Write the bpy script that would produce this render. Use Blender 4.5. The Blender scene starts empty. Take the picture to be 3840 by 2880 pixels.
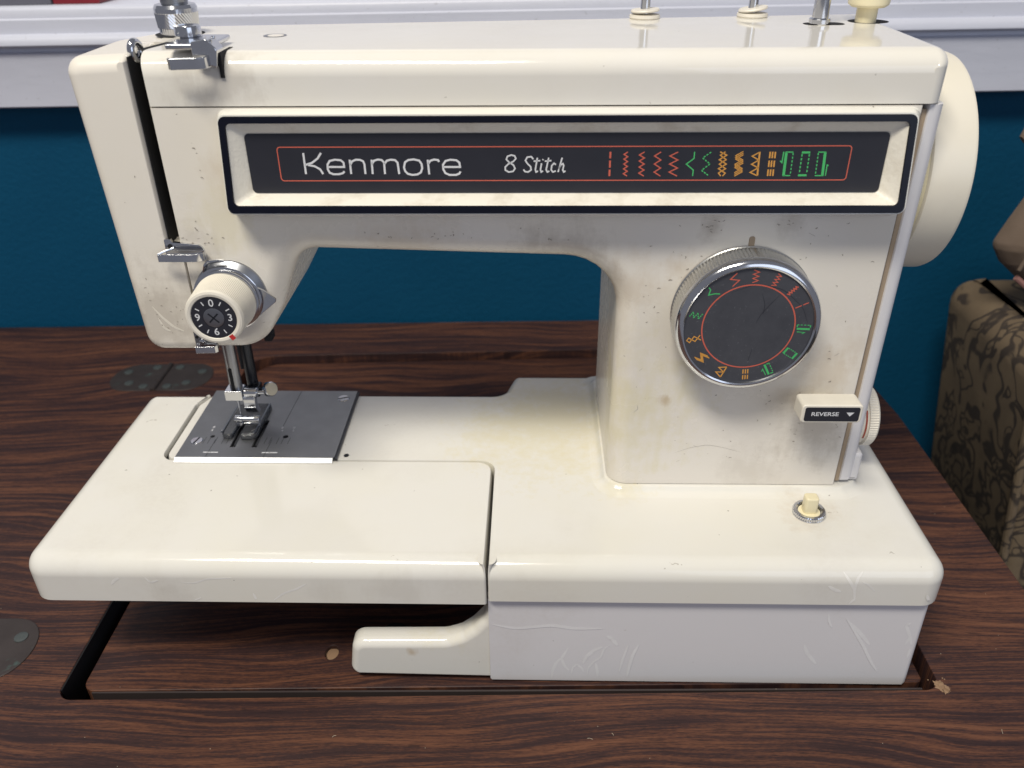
import bpy, bmesh, math, random
from math import sin, cos, pi, radians, sqrt, atan2
from mathutils import Vector, Matrix
random.seed(7)
S = bpy.context.scene
COL = S.collection
CM = 0.01

# ------------------------------------------------------------------ camera
CAM_R = Vector((0.9997964, 0.0090609, -0.0180287))
CAM_D = Vector((-0.0108304, -0.5128958, -0.8583825))
CAM_F = Vector((-0.0170246, 0.8584030, -0.5126933))
cam_data = bpy.data.cameras.new('camera')
cam = bpy.data.objects.new('camera', cam_data)
COL.objects.link(cam)
m = Matrix((CAM_R, -CAM_D, -CAM_F)).transposed().to_4x4()
m.translation = Vector((1.99203, -27.20596, 25.2347)) * CM
cam.matrix_world = m
cam_data.sensor_width = 36.0
cam_data.lens = 29.295
cam_data.clip_start = 0.01
cam_data.clip_end = 50
cam_data.dof.use_dof = True
cam_data.dof.focus_distance = 0.37
cam_data.dof.aperture_fstop = 12.0
S.camera = cam

# ------------------------------------------------------------------ world and lamps
W = bpy.data.worlds.new('World')
S.world = W
W.use_nodes = True
W.node_tree.nodes['Background'].inputs[0].default_value = (0.645, 0.66, 0.76, 1)
W.node_tree.nodes['Background'].inputs[1].default_value = 0.30
S.view_settings.view_transform = 'Standard'
S.view_settings.look = 'None'
S.view_settings.exposure = 0.0
S.view_settings.gamma = 1.0

def area(name, loc, target, sx, sy, power, col):
    l = bpy.data.lights.new(name, 'AREA')
    l.shape = 'RECTANGLE'; l.size = sx; l.size_y = sy
    l.energy = power; l.color = col
    o = bpy.data.objects.new(name, l)
    COL.objects.link(o)
    o.location = loc
    d = Vector(target) - Vector(loc)
    o.rotation_euler = d.to_track_quat('-Z', 'Y').to_euler()
    return o
area('ceiling_lamp', (-0.40, -0.72, 1.66), (0, 0.08, 0.05), 0.80, 0.30, 34.8, (1.0, 0.94, 0.82))
area('front_fill', (0.9, -1.4, 0.55), (0, 0.1, 0.05), 1.2, 0.9, 5.0, (0.74, 0.83, 1.0))  # unseen cool fill added to brighten the front faces

# ------------------------------------------------------------------ material helpers
MATS = {}
class NT:
    def __init__(self, name):
        self.m = bpy.data.materials.new(name); self.m.use_nodes = True
        self.t = self.m.node_tree; self.b = self.t.nodes['Principled BSDF']
        self.co = self.t.nodes.new('ShaderNodeTexCoord').outputs['Object']
    def n(self, typ, **kw):
        x = self.t.nodes.new(typ)
        for k, v in kw.items():
            if k.startswith('i_'):
                x.inputs[k[2:].replace('_', ' ')].default_value = v
            else:
                setattr(x, k, v)
        return x
    def l(self, a, b): self.t.links.new(a, b)
    def mapping(self, scale, src=None, loc=(0, 0, 0)):
        x = self.n('ShaderNodeMapping'); x.inputs['Scale'].default_value = scale
        x.inputs['Location'].default_value = loc
        self.l(src or self.co, x.inputs['Vector']); return x.outputs[0]
    def noise(self, vec, scale, detail=2, rough=.5, dist=0.0):
        x = self.n('ShaderNodeTexNoise'); x.inputs['Scale'].default_value = scale
        x.inputs['Detail'].default_value = detail; x.inputs['Roughness'].default_value = rough
        x.inputs['Distortion'].default_value = dist
        self.l(vec, x.inputs['Vector']); return x.outputs['Fac']
    def ramp(self, fac, stops, interp='LINEAR'):
        x = self.n('ShaderNodeValToRGB'); x.color_ramp.interpolation = interp
        e = x.color_ramp.elements
        while len(e) < len(stops): e.new(0.5)
        for el, (p, c) in zip(e, stops):
            el.position = p; el.color = (c if len(c) == 4 else (*c, 1)) if not isinstance(c, (int, float)) else (c, c, c, 1)
        self.l(fac, x.inputs['Fac']); return x.outputs['Color']
    def mix(self, fac, a, b, typ='MIX'):
        x = self.n('ShaderNodeMix', data_type='RGBA', blend_type=typ)
        for s, v in ((0, fac), (6, a), (7, b)):
            if isinstance(v, (int, float)): x.inputs[s].default_value = v
            elif isinstance(v, tuple): x.inputs[s].default_value = (*v, 1) if len(v) == 3 else v
            else: self.l(v, x.inputs[s])
        return x.outputs[2]
    def math(self, op, a, b=0.0):
        x = self.n('ShaderNodeMath', operation=op)
        for s, v in ((0, a), (1, b)):
            if isinstance(v, (int, float)): x.inputs[s].default_value = v
            else: self.l(v, x.inputs[s])
        return x.outputs[0]
    def bump(self, h, strength, dist=0.0005):
        x = self.n('ShaderNodeBump'); x.inputs['Strength'].default_value = strength
        x.inputs['Distance'].default_value = dist
        self.l(h, x.inputs['Height']); self.l(x.outputs[0], self.b.inputs['Normal'])
    def base(self, c):
        if isinstance(c, tuple): self.b.inputs['Base Color'].default_value = (*c, 1)
        else: self.l(c, self.b.inputs['Base Color'])
    def set(self, **kw):
        for k, v in kw.items():
            s = self.b.inputs[k.replace('_', ' ')]
            if isinstance(v, (int, float, tuple)): s.default_value = v
            else: self.l(v, s)

def plain(name, col, rough=.5, metal=0.0, **kw):
    t = NT(name)
    f = t.noise(t.co, 90, 3)
    dark = tuple(c * .92 for c in col)
    t.base(t.mix(t.ramp(f, [(.35, 0.0), (.7, 1.0)]), dark, col))
    r = t.noise(t.co, 160, 3)
    t.set(Metallic=metal, Roughness=t.math('ADD', t.math('MULTIPLY', r, .12), rough - .06), **kw)
    MATS[name] = t.m
    return t.m

def shell(name, col, rough=.24, grime=.5, yellow=.25, speck=.55, blots=()):
    t = NT(name)
    # uneven yellowing and handling grime
    big = t.noise(t.co, 14, 4, .55)
    yel = t.ramp(big, [(.42, 0.0), (.72, 1.0)])
    c = t.mix(t.math('MULTIPLY', yel, yellow), col, (col[0] * .97, col[1] * .93, col[2] * .72))
    g = t.noise(t.mapping((1, 1, 1), loc=(3, 1, 7)), 16, 5, .6, .2)
    gm = t.ramp(g, [(.52, 0.0), (.80, 1.0)])
    g2 = t.noise(t.mapping((1, 1, 1), loc=(1, 5, 2)), 420, 3, .6)
    gf = t.math('MULTIPLY', t.math('MULTIPLY', gm, t.ramp(g2, [(.3, .35), (.65, 1.0)])), grime)
    c = t.mix(gf, c, (.40, .34, .26))
    for (cx, cy, cz), rad, bc, bs in blots:
        sb = t.n('ShaderNodeVectorMath', operation='DISTANCE'); t.l(t.co, sb.inputs[0])
        sb.inputs[1].default_value = (cx * CM, (cy - 8) * CM, (cz + 7.4) * CM)
        wob = t.math('ADD', t.math('SUBTRACT', t.noise(t.mapping((1, 1, 1.6), loc=(cx, cz, 0)), 38, 6, .72), .5), t.math('MULTIPLY', t.math('SUBTRACT', t.noise(t.mapping((260, 260, 90)), 1, 3, .6), .5), .5))
        dd = t.math('ADD', sb.outputs['Value'], t.math('MULTIPLY', wob, rad * CM * 2.4))
        fm = t.ramp(t.math('DIVIDE', dd, rad * CM), [(.15, 1.0), (.95, 0.0)])
        c = t.mix(t.math('MULTIPLY', fm, bs), c, bc)
    # specks of dust and little nicks
    v = t.n('ShaderNodeTexVoronoi', feature='F1'); v.inputs['Scale'].default_value = 120
    dv = t.n('ShaderNodeVectorMath', operation='ADD'); t.l(t.co, dv.inputs[0])
    nz = t.n('ShaderNodeTexNoise'); nz.inputs['Scale'].default_value = 600
    sc = t.n('ShaderNodeVectorMath', operation='SCALE'); sc.inputs['Scale'].default_value = .0022
    t.l(t.co, nz.inputs['Vector']); t.l(nz.outputs['Color'], sc.inputs[0]); t.l(sc.outputs[0], dv.inputs[1])
    t.l(dv.outputs[0], v.inputs['Vector'])
    near = t.ramp(v.outputs['Distance'], [(.025, 1.0), (.05, 0.0)])
    sep = t.n('ShaderNodeSeparateColor'); t.l(v.outputs['Color'], sep.inputs[0])
    keep = t.math('GREATER_THAN', sep.outputs[0], .72)
    c = t.mix(t.math('MULTIPLY', t.math('MULTIPLY', near, keep), speck), c, (.16, .13, .10))
    # short lint-like hairs
    w = t.n('ShaderNodeTexVoronoi', feature='F1'); w.inputs['Scale'].default_value = 1.0
    hm = t.mapping((42, 150, 150)); hn = t.n('ShaderNodeVectorMath', operation='ADD')
    n3 = t.n('ShaderNodeTexNoise'); n3.inputs['Scale'].default_value = 160
    s3 = t.n('ShaderNodeVectorMath', operation='SCALE'); s3.inputs['Scale'].default_value = 1.6
    t.l(t.co, n3.inputs['Vector']); t.l(n3.outputs['Color'], s3.inputs[0])
    t.l(hm, hn.inputs[0]); t.l(s3.outputs[0], hn.inputs[1]); t.l(hn.outputs[0], w.inputs['Vector'])
    hair = t.ramp(w.outputs['Distance'], [(.05, 1.0), (.085, 0.0)])
    sp2 = t.n('ShaderNodeSeparateColor'); t.l(w.outputs['Color'], sp2.inputs[0])
    k2 = t.math('GREATER_THAN', sp2.outputs[1], .9)
    c = t.mix(t.math('MULTIPLY', t.math('MULTIPLY', hair, k2), speck * .7), c, (.30, .26, .21))
    t.base(c)
    ro = t.math('ADD', t.math('MULTIPLY', gm, .25 * grime), rough)
    t.set(Roughness=ro, IOR=1.5)
    t.bump(t.noise(t.co, 55, 2), .06, .001)
    MATS[name] = t.m
    return t.m

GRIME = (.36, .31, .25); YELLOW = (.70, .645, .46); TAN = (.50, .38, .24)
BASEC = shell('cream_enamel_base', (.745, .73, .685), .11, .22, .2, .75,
              [((3.5, 11, 0), 6.5, YELLOW, .75), ((15.1, 3.4, 0), 1.7, TAN, .30), ((6.4, 4.9, .2), 1.3, YELLOW, .5), ((-4, -.3, -1.6), 1.5, GRIME, .15), ((-7, -.3, -1.8), 1.2, GRIME, .12), ((-14, -.3, -1.6), 1.2, GRIME, .16), ((-3.5, 0, -5.8), .35, TAN, .6), ((-2.0, 0.5, -3.9), 2.0, YELLOW, .5)])  # large yellow blot beside the pillar: staining with bounced light painted in
LOWER = shell('pale_grey_plastic', (.70, .69, .71), .36, .25, .0, .6)
HEADC = shell('cream_plastic_head', (.775, .735, .675),   .27, .35, .22, .85,
              [((-13.8, 5.2, 9.2), 2.6, GRIME, 0.44), ((-10.2, 5.2, 8.4), 1.6, GRIME, 0.37), ((-12.0, 5.2, 12.4), 1.6, GRIME, 0.31), ((-10.2, 5.2, 15.5), 1.0, TAN, 0.23), ((-10.5, 5.2, 13.6), 1.5, YELLOW, .5),
               ((-3.0, 5.2, 12.4), 2.2, TAN, 0.26), ((3.5, 5.3, 12.2), 2.4, GRIME, 0.42), ((6.2, 5.6, 10.6), 1.8, TAN, 0.31), ((6.1, 6, 4.5), 4.2, YELLOW, .75), ((8.2, 5.2, 11.6), .9, TAN, 0.37), ((9.4, 5.2, 13.4), .7, GRIME, 0.42),
               ((15.2, 5.2, 6.6), 1.8, TAN, 0.30), ((15.2, 5.2, 3.4), 2.3, GRIME, 0.44), ((12.5, 5.2, .9), 1.8, GRIME, 0.23), ((8.2, 5.2, 5.1), .38, TAN, 0.61), ((12.6, 5.2, 13.6), .8, GRIME, 0.31), ((16.5, 5.2, 8.0), 1.4, TAN, 0.23)])
COVER = shell('cream_gloss_cover', (.765, .74, .69), .085, .12, .2, .4,
              [((-9.6, 5.2, 19.0), 1.9, GRIME, .34), ((-11.2, 5.2, 18.9), 1.3, GRIME, .2)])
WHEEL = shell('ivory_plastic', (.76, .715, .615), .30, .15, .2, .2)
IVORY = plain('ivory_knob_plastic', (.80, .755, .66), .4)
WAXY = plain('yellowed_plastic', (.84, .76, .52), .35)
NAVY = plain('black_blue_enamel', (.004, .005, .012), .3)
NAVY.node_tree.nodes['Principled BSDF'].inputs['Specular IOR Level'].default_value = .22
PLATE = plain('dark_printed_plate', (.021, .022, .031), .40)
CHROME = plain('chrome', (.66, .67, .70), .13, 1.0)
SATIN = plain('edge_highlight_metal', (.93, .94, .96), .42, .85)  # lighter metal paints the highlight on the needle plate's front chamfer
KNURL = plain('knurled_steel', (.62, .62, .61), .30, 1.0)
STEEL = plain('brushed_steel', (.33, .34, .365), .36, 1.0)
PLATESTEEL = plain('needle_plate_steel', (.30, .305, .32), .5, 1.0)
STEELD = plain('dark_blued_steel', (.035, .037, .045), .30, .6)
BLACK = plain('black_recess', (.004, .004, .006), .8)
BEIGE = plain('seam_tan', (.40, .31, .22), .8)
WHITEP = plain('white_print', (.72, .73, .76), .5)
SCUFFC = plain('pale_cream_scuff', (.83, .815, .78), .5)
SCUFF = plain('white_scuff', (.80, .795, .805), .5)
DIRT = plain('dark_fleck', (.34, .295, .245), .8)
HAIRM = plain('lint_hair', (.42, .39, .34), .8)
REDP = plain('red_print', (.62, .13, .085), .5)
REDB = plain('red_mark', (.55, .03, .03), .5)
GREENP = plain('green_print', (.07, .50, .15), .5)
ORANP = plain('orange_print', (.70, .34, .07), .5)
GREENB = plain('green_mark', (.01, .20, .10), .5)
SMOKE = plain('smoky_foot', (.20, .21, .23), .12)
SMOKE.node_tree.nodes['Principled BSDF'].inputs['Transmission Weight'].default_value = .75

def dial_mat():
    t = NT('dusty_dial_face')
    f = t.noise(t.co, 130, 5, .65); g = t.noise(t.co, 900, 2, .5)
    c = t.mix(f, (.036, .038, .048), (.075, .078, .092))
    c = t.mix(t.math('MULTIPLY', t.ramp(g, [(.66, 0.0), (.74, 1.0)]), .35), c, (.2, .2, .22))
    t.base(c); t.set(Roughness=.5)
    return t.m
DIALF = dial_mat()

def bezel_mat():
    t = NT('textured_bezel')
    n = t.noise(t.co, 900, 3)
    g = t.noise(t.co, 60, 5, .65)
    c = t.mix(t.math('MULTIPLY', t.ramp(g, [(.5, 0.0), (.72, 1.0)]), .5), (.80, .765, .68), (.45, .38, .28))
    t.base(c); t.set(Roughness=.42); t.bump(n, .35, .0004)
    return t.m
BEZEL = bezel_mat()

def wood_mat():
    t = NT('rosewood_laminate')
    # slow wander of the grain, wide figure, then crisp printed streaks
    w1 = t.noise(t.mapping((3.2, 8, 8)), 1, 2, .5)
    w2 = t.noise(t.mapping((10, 30, 30), loc=(2, 3, 1)), 1, 2, .5)
    sx = t.n('ShaderNodeSeparateXYZ'); t.l(t.co, sx.inputs[0])
    yy = t.math('ADD', sx.outputs[1], t.math('ADD', t.math('MULTIPLY', w1, .10), t.math('MULTIPLY', w2, .006)))
    def streak(kx, ky, seed, det=3, rough=.6):
        cb = t.n('ShaderNodeCombineXYZ')
        t.l(t.math('MULTIPLY', sx.outputs[0], kx), cb.inputs[0]); t.l(t.math('MULTIPLY', yy, ky), cb.inputs[1])
        cb.inputs[2].default_value = seed
        return t.noise(cb.outputs[0], 1, det, rough)
    a = streak(8, 170, 1.0, 2, .5); b = streak(14, 520, 4.0, 3, .6); d = streak(1.6, 24, 9.0, 2, .5)
    s = t.math('ADD', t.math('MULTIPLY', a, .38), t.math('ADD', t.math('MULTIPLY', b, .60), t.math('MULTIPLY', d, .22)))
    # ragged stair-stepped streak ends
    rg = t.noise(t.mapping((420, 2200, 1), loc=(0, .3, 0)), 1, 2, .6)
    s = t.math('ADD', s, t.math('MULTIPLY', t.math('SUBTRACT', rg, .5), .22))
    c = t.ramp(s, [(.47, (.0300, .0165, .0175)), (.565, (.045, .0225, .0208)), (.615, (.078, .0340, .0238)), (.69, (.120, .0510, .0305)), (.80, (.160, .070, .040))])
    p = t.noise(t.mapping((110, 1900, 1)), 1, 1, .5)
    pm = t.ramp(p, [(.60, 0.0), (.64, 1.0)])
    c = t.mix(t.math('MULTIPLY', pm, .62), c, (.020, .0115, .012))
    t.base(c)
    sm = t.noise(t.co, 22, 5, .6)
    t.set(Roughness=t.math('ADD', t.math('MULTIPLY', sm, .2), .36), IOR=1.45)
    t.b.inputs['Specular IOR Level'].default_value = .32
    t.bump(s, .08, .0005)
    return t.m
WOOD = wood_mat()

def wall_mat():
    t = NT('teal_wall_paint')
    f = t.noise(t.co, 9, 4)
    t.base(t.mix(f, (.0025, .057, .128), (.004, .075, .158)))
    t.set(Roughness=.6); t.b.inputs['Specular IOR Level'].default_value = .15; t.bump(t.noise(t.co, 240, 4, .6), .6, .001)
    return t.m
WALL = wall_mat()

def trim_mat():
    t = NT('white_trim_paint')
    f = t.noise(t.co, 12, 4)
    c = t.mix(f, (.56, .58, .68), (.64, .66, .75))
    d = t.noise(t.mapping((1, 1, 2)), 240, 3)
    c = t.mix(t.math('MULTIPLY', t.ramp(d, [(.68, 0.0), (.74, 1.0)]), .35), c, (.3, .3, .32))
    t.base(c); t.set(Roughness=.4); t.bump(t.noise(t.mapping((.3, 1, 1)), 120, 4), .3, .001)
    return t.m
TRIM = trim_mat()

def hinge_mat():
    t = NT('tarnished_brass')
    f = t.noise(t.co, 55, 5, .6); g = t.noise(t.mapping((1, 1, 1), loc=(4, 2, 2)), 75, 5, .65)
    c = t.mix(f, (.035, .027, .026), (.075, .062, .06))
    c = t.mix(t.ramp(g, [(.60, 0.0), (.74, .75)]), c, (.09, .17, .155))
    t.base(c); t.set(Metallic=.35, Roughness=.48); t.bump(g, .2, .0006)
    return t.m
HINGE = hinge_mat()
SCREWB = plain('tarnished_screw', (.10, .115, .115), .5, .5)

def fabric_mat():
    t = NT('brocade_fabric')
    d = t.n('ShaderNodeTexNoise'); d.inputs['Scale'].default_value = 16; d.inputs['Detail'].default_value = 2
    t.l(t.co, d.inputs['Vector'])
    sc = t.n('ShaderNodeVectorMath', operation='SCALE'); sc.inputs['Scale'].default_value = .09; t.l(d.outputs['Color'], sc.inputs[0])
    ad = t.n('ShaderNodeVectorMath', operation='ADD'); t.l(t.co, ad.inputs[0]); t.l(sc.outputs[0], ad.inputs[1])
    # scroll-like figure: contour bands of two soft noises
    n1 = t.noise(t.mapping((1, 1, .7), src=ad.outputs[0]), 46, 1.0, .5); n2 = t.noise(t.mapping((1, 1, 1), src=ad.outputs[0], loc=(3, 1, 2)), 80, 1, .5)
    m1 = t.ramp(t.math('ABSOLUTE', t.math('SUBTRACT', n1, .5)), [(.026, 1.0), (.056, 0.0)])
    m2 = t.math('MULTIPLY', t.ramp(t.math('ABSOLUTE', t.math('SUBTRACT', n2, .55)), [(.02, 1.0), (.055, 0.0)]), t.ramp(n1, [(.45, 0.0), (.55, 1.0)]))
    f = t.noise(t.co, 40, 4)
    c = t.mix(f, (.11, .080, .052), (.235, .172, .105))
    c = t.mix(t.math('MULTIPLY', t.math('MAXIMUM', m1, m2), .85), c, (.026, .020, .019))
    t.base(c); t.set(Roughness=.9)
    t.bump(t.noise(t.mapping((1, 1, .4)), 900, 2), .5, .0006)
    return t.m
FABRIC = fabric_mat()
TANC = plain('tan_cloth', (.165, .12, .088), .85)
PINKC = plain('pinkish_lining', (.30, .15, .13), .85)
FLOORM = plain('dark_floor', (.05, .045, .04), .6)
REDOBJ = plain('dark_red_card', (.20, .01, .02), .5)
GREYOBJ = plain('grey_card', (.12, .12, .15), .6)
CHIP = plain('raw_chipboard', (.30, .19, .115), .9)
EDGEB = plain('dark_board_edge', (.045, .034, .034), .6)
CRUMB = plain('pale_crumb', (.62, .55, .42), .9)

# ------------------------------------------------------------------ mesh helpers (cm)
class MB:
    def __init__(self): self.v = []; self.f = []
    def add(self, vs, fs):
        o = len(self.v); self.v += [tuple(p) for p in vs]; self.f += [tuple(i + o for i in f) for f in fs]; return self
    def box(self, x0, x1, y0, y1, z0, z1):
        vs = [(x, y, z) for z in (z0, z1) for y in (y0, y1) for x in (x0, x1)]
        return self.add(vs, [(0, 2, 3, 1), (4, 5, 7, 6), (0, 1, 5, 4), (1, 3, 7, 5), (3, 2, 6, 7), (2, 0, 4, 6)])
    def rings(self, rings, cap0=True, cap1=True, close=True):
        n = len(rings[0]); vs = [p for r in rings for p in r]; fs = []
        for k in range(len(rings) - 1):
            for i in range(n if close else n - 1):
                j = (i + 1) % n
                fs.append((k * n + i, k * n + j, (k + 1) * n + j, (k + 1) * n + i))
        if cap0: fs.append(tuple(reversed(range(n))))
        if cap1: fs.append(tuple(range((len(rings) - 1) * n, len(rings) * n)))
        return self.add(vs, fs)
    def lathe(self, prof, c, axis='z', n=48, cap0=True, cap1=True, twist=0.0):
        """prof: (radius, height[, knurl]); axis is the direction of +height"""
        u, v, w = axes(axis); rs = []
        for q in prof:
            r, h = q[0], q[1]; k = q[2] if len(q) > 2 else 0.0; ring = []
            for i in range(n):
                a = 2 * pi * i / n
                rr = r
                if k: rr = r + (k if ((i + int(round(h * twist))) % 2 == 0) else -k)
                ring.append(tuple(Vector(c) + u * (rr * cos(a)) + v * (rr * sin(a)) + w * h))
            rs.append(ring)
        return self.rings(rs, cap0, cap1)
    def tube(self, pts, r, n=10, closed=False):
        P = [Vector(p) for p in pts]; rs = []; prev = None
        for i, p in enumerate(P):
            if closed: t = (P[(i + 1) % len(P)] - P[i - 1])
            else: t = (P[min(i + 1, len(P) - 1)] - P[max(i - 1, 0)])
            t.normalize()
            a = prev if prev is not None else (Vector((0, 0, 1)) if abs(t.z) < .9 else Vector((1, 0, 0)))
            b = t.cross(a).normalized(); a = b.cross(t).normalized(); prev = a
            rr = r[i] if isinstance(r, (list, tuple)) else r
            rs.append([tuple(p + a * (rr * cos(2 * pi * k / n)) + b * (rr * sin(2 * pi * k / n))) for k in range(n)])
        if closed: rs.append(rs[0]); return self.rings(rs, False, False)
        return self.rings(rs)
    def loft(self, pts, ws, r, d0, d1, mp, seg=7, rb=0.0):
        """outline pts (CCW) with a rounded rim at depth d0 (edge weights ws), running to depth d1"""
        rs = []
        sgn = 1 if d1 > d0 else -1
        for k in range(seg + 1):
            ph = pi / 2 * (1 - k / seg)
            rs.append([mp(a, b, d0 + sgn * r * (1 - sin(ph))) for a, b in inset(pts, ws, r * (1 - cos(ph)))])
        if rb:
            for k in range(5):
                ph = pi / 2 * k / 4
                rs.append([mp(a, b, d1 - sgn * rb * (1 - sin(ph))) for a, b in inset(pts, ws, rb * (1 - cos(ph)))])
        else:
            rs.append([mp(a, b, d1) for a, b in pts])
        return self.rings(rs)
    def ribbon(self, pts, w, mp):
        """flat stroke of width w along 2-D pts, mapped by mp(a, b) to 3-D"""
        P = [Vector(p) for p in pts]; L = []; R = []
        cl = (P[0] - P[-1]).length < 1e-4 and len(P) > 3
        for i, p in enumerate(P):
            d0 = (P[i] - P[i - 1]) if i else ((P[-1] - P[-2]) if cl else P[1] - P[0])
            d1 = (P[i + 1] - P[i]) if i < len(P) - 1 else ((P[1] - P[0]) if cl else P[-1] - P[-2])
            d0 = d0.normalized(); d1 = d1.normalized(); t = (d0 + d1)
            if t.length < 1e-3: t = d1
            t.normalize(); nn = Vector((-t.y, t.x)); s = w / 2 / max(.45, nn.dot(Vector((-d1.y, d1.x))))
            L.append(p + nn * s); R.append(p - nn * s)
        vs = [mp(*q) for q in L] + [mp(*q) for q in R]; n = len(P)
        return self.add(vs, [(i, i + n, i + n + 1, i + 1) for i in range(n - 1)])

def axes(axis):
    return {'z': (Vector((1, 0, 0)), Vector((0, 1, 0)), Vector((0, 0, 1))),
            'y': (Vector((0, 0, 1)), Vector((1, 0, 0)), Vector((0, 1, 0))),
            '-y': (Vector((1, 0, 0)), Vector((0, 0, 1)), Vector((0, -1, 0))),
            'x': (Vector((0, 1, 0)), Vector((0, 0, 1)), Vector((1, 0, 0)))}[axis]

def inset(pts, ws, d):
    n = len(pts); out = []
    for i in range(n):
        p = Vector(pts[i]); a = Vector(pts[i - 1]); b = Vector(pts[(i + 1) % n])
        e0 = (p - a).normalized(); e1 = (b - p).normalized()
        n0 = Vector((-e0.y, e0.x)); n1 = Vector((-e1.y, e1.x))   # inward for CCW
        w0 = ws[i - 1] * d; w1 = ws[i] * d
        det = n0.x * n1.y - n0.y * n1.x
        if abs(det) < .45 and e0.dot(e1) > 0:
            v = (n0 + n1).normalized() * ((w0 + w1) / 2)
        else:
            v = Vector(((w0 * n1.y - w1 * n0.y) / det, (n0.x * w1 - n1.x * w0) / det))
        out.append((p.x + v.x, p.y + v.y))
    return out

def rpoly(cs, seg=8):
    """corners (x, y, radius, weight of the edge leaving the corner) -> points, edge weights"""
    pts = []; ws = []; n = len(cs)
    for i in range(n):
        x, y, r, w = cs[i]; wp = cs[i - 1][3]
        p = Vector((x, y)); a = Vector(cs[i - 1][:2]); b = Vector(cs[(i + 1) % n][:2])
        if r <= 0:
            pts.append((x, y)); ws.append(w); continue
        u = (a - p).normalized(); v = (b - p).normalized()
        ang = math.acos(max(-1, min(1, u.dot(v)))); t = min(r / math.tan(ang / 2), (a - p).length * .49, (b - p).length * .49)
        rr = t * math.tan(ang / 2)
        c = p + (u + v).normalized() * (rr / sin(ang / 2))
        s = p + u * t; e = p + v * t
        a0 = atan2(s.y - c.y, s.x - c.x); a1 = atan2(e.y - c.y, e.x - c.x)
        da = (a1 - a0 + pi) % (2 * pi) - pi
        for k in range(seg + 1):
            aa = a0 + da * k / seg
            pts.append((c.x + rr * cos(aa), c.y + rr * sin(aa)))
            ws.append(wp + (w - wp) * (k + .5) / seg if k < seg else w)
    return pts, ws

def rrect(x0, x1, y0, y1, r, seg=6):
    return rpoly([(x0, y0, r, 1), (x1, y0, r, 1), (x1, y1, r, 1), (x0, y1, r, 1)], seg)

ORIGIN = {}
def root(name, base_cm, label, cat, group=None, rot=None, world=None):
    o = bpy.data.objects.new(name, None); COL.objects.link(o)
    o.empty_display_size = .05
    ORIGIN[o.name] = Vector(base_cm)
    o.location = (world if world is not None else Vector(base_cm)) * CM
    if rot is not None:
        o.rotation_mode = 'QUATERNION'; o.rotation_quaternion = rot
    o['label'] = label; o['category'] = cat
    if group: o['group'] = group
    return o

def finish(me, name, mat, parent, base, angle=35, wn=True, kind=None, label=None, smooth=True):
    ob = bpy.data.objects.new(name, me); COL.objects.link(ob)
    if mat: me.materials.clear(); me.materials.append(mat)
    if smooth:
        me.polygons.foreach_set('use_smooth', [True] * len(me.polygons))
        me.set_sharp_from_angle(angle=radians(angle))
        if wn:
            md = ob.modifiers.new('wn', 'WEIGHTED_NORMAL'); md.keep_sharp = True; md.weight = 50
    if parent is not None:
        ob.parent = parent
    if kind: ob['kind'] = kind
    if label: ob['label'] = label
    return ob

def base_of(parent):
    p = parent
    while p is not None and p.name not in ORIGIN: p = p.parent
    return ORIGIN[p.name] if p is not None else Vector((0, 0, 0))

def obj(name, mb, mat, parent=None, angle=35, wn=True, kind=None, label=None, smooth=True, bevel=0.0, bseg=3, recalc=True):
    b = base_of(parent)
    me = bpy.data.meshes.new(name)
    me.from_pydata([((v[0] - b.x) * CM, (v[1] - b.y) * CM, (v[2] - b.z) * CM) for v in mb.v], [], mb.f)
    bm = bmesh.new(); bm.from_mesh(me)
    bmesh.ops.remove_doubles(bm, verts=bm.verts, dist=2e-6)
    if recalc: bmesh.ops.recalc_face_normals(bm, faces=bm.faces)
    bm.to_mesh(me); bm.free()
    ob = finish(me, name, mat, parent, b, angle, wn and not bevel, kind, label, smooth)
    if bevel:
        md = ob.modifiers.new('bevel', 'BEVEL'); md.width = bevel * CM; md.segments = bseg
        md.limit_method = 'ANGLE'; md.angle_limit = radians(40); md.harden_normals = True
    return ob

def sheet(name, loops, z0, z1, mat, parent=None, bevel=0.0, kind=None, label=None):
    """slab of outline loops[0] with holes loops[1:], from z0 to z1 (plan view, cm)"""
    b = base_of(parent)
    cu = bpy.data.curves.new(name, 'CURVE'); cu.dimensions = '2D'; cu.fill_mode = 'BOTH'
    for lp in loops:
        sp = cu.splines.new('POLY'); sp.points.add(len(lp) - 1); sp.use_cyclic_u = True
        for q, (x, y) in zip(sp.points, lp): q.co = ((x - b.x) * CM, (y - b.y) * CM, 0, 1)
    cu.extrude = max(0, (z1 - z0) / 2 - bevel) * CM; cu.bevel_depth = bevel * CM; cu.bevel_resolution = 2; cu.offset = -bevel * CM
    tmp = bpy.data.objects.new('tmp', cu); COL.objects.link(tmp)
    dg = bpy.context.evaluated_depsgraph_get()
    me = bpy.data.meshes.new_from_object(tmp.evaluated_get(dg)); me.name = name
    bpy.data.objects.remove(tmp); bpy.data.curves.remove(cu)
    me.transform(Matrix.Translation((0, 0, ((z0 + z1) / 2 - b.z) * CM)))
    return finish(me, name, mat, parent, b, 35, True, kind, label)

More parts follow.
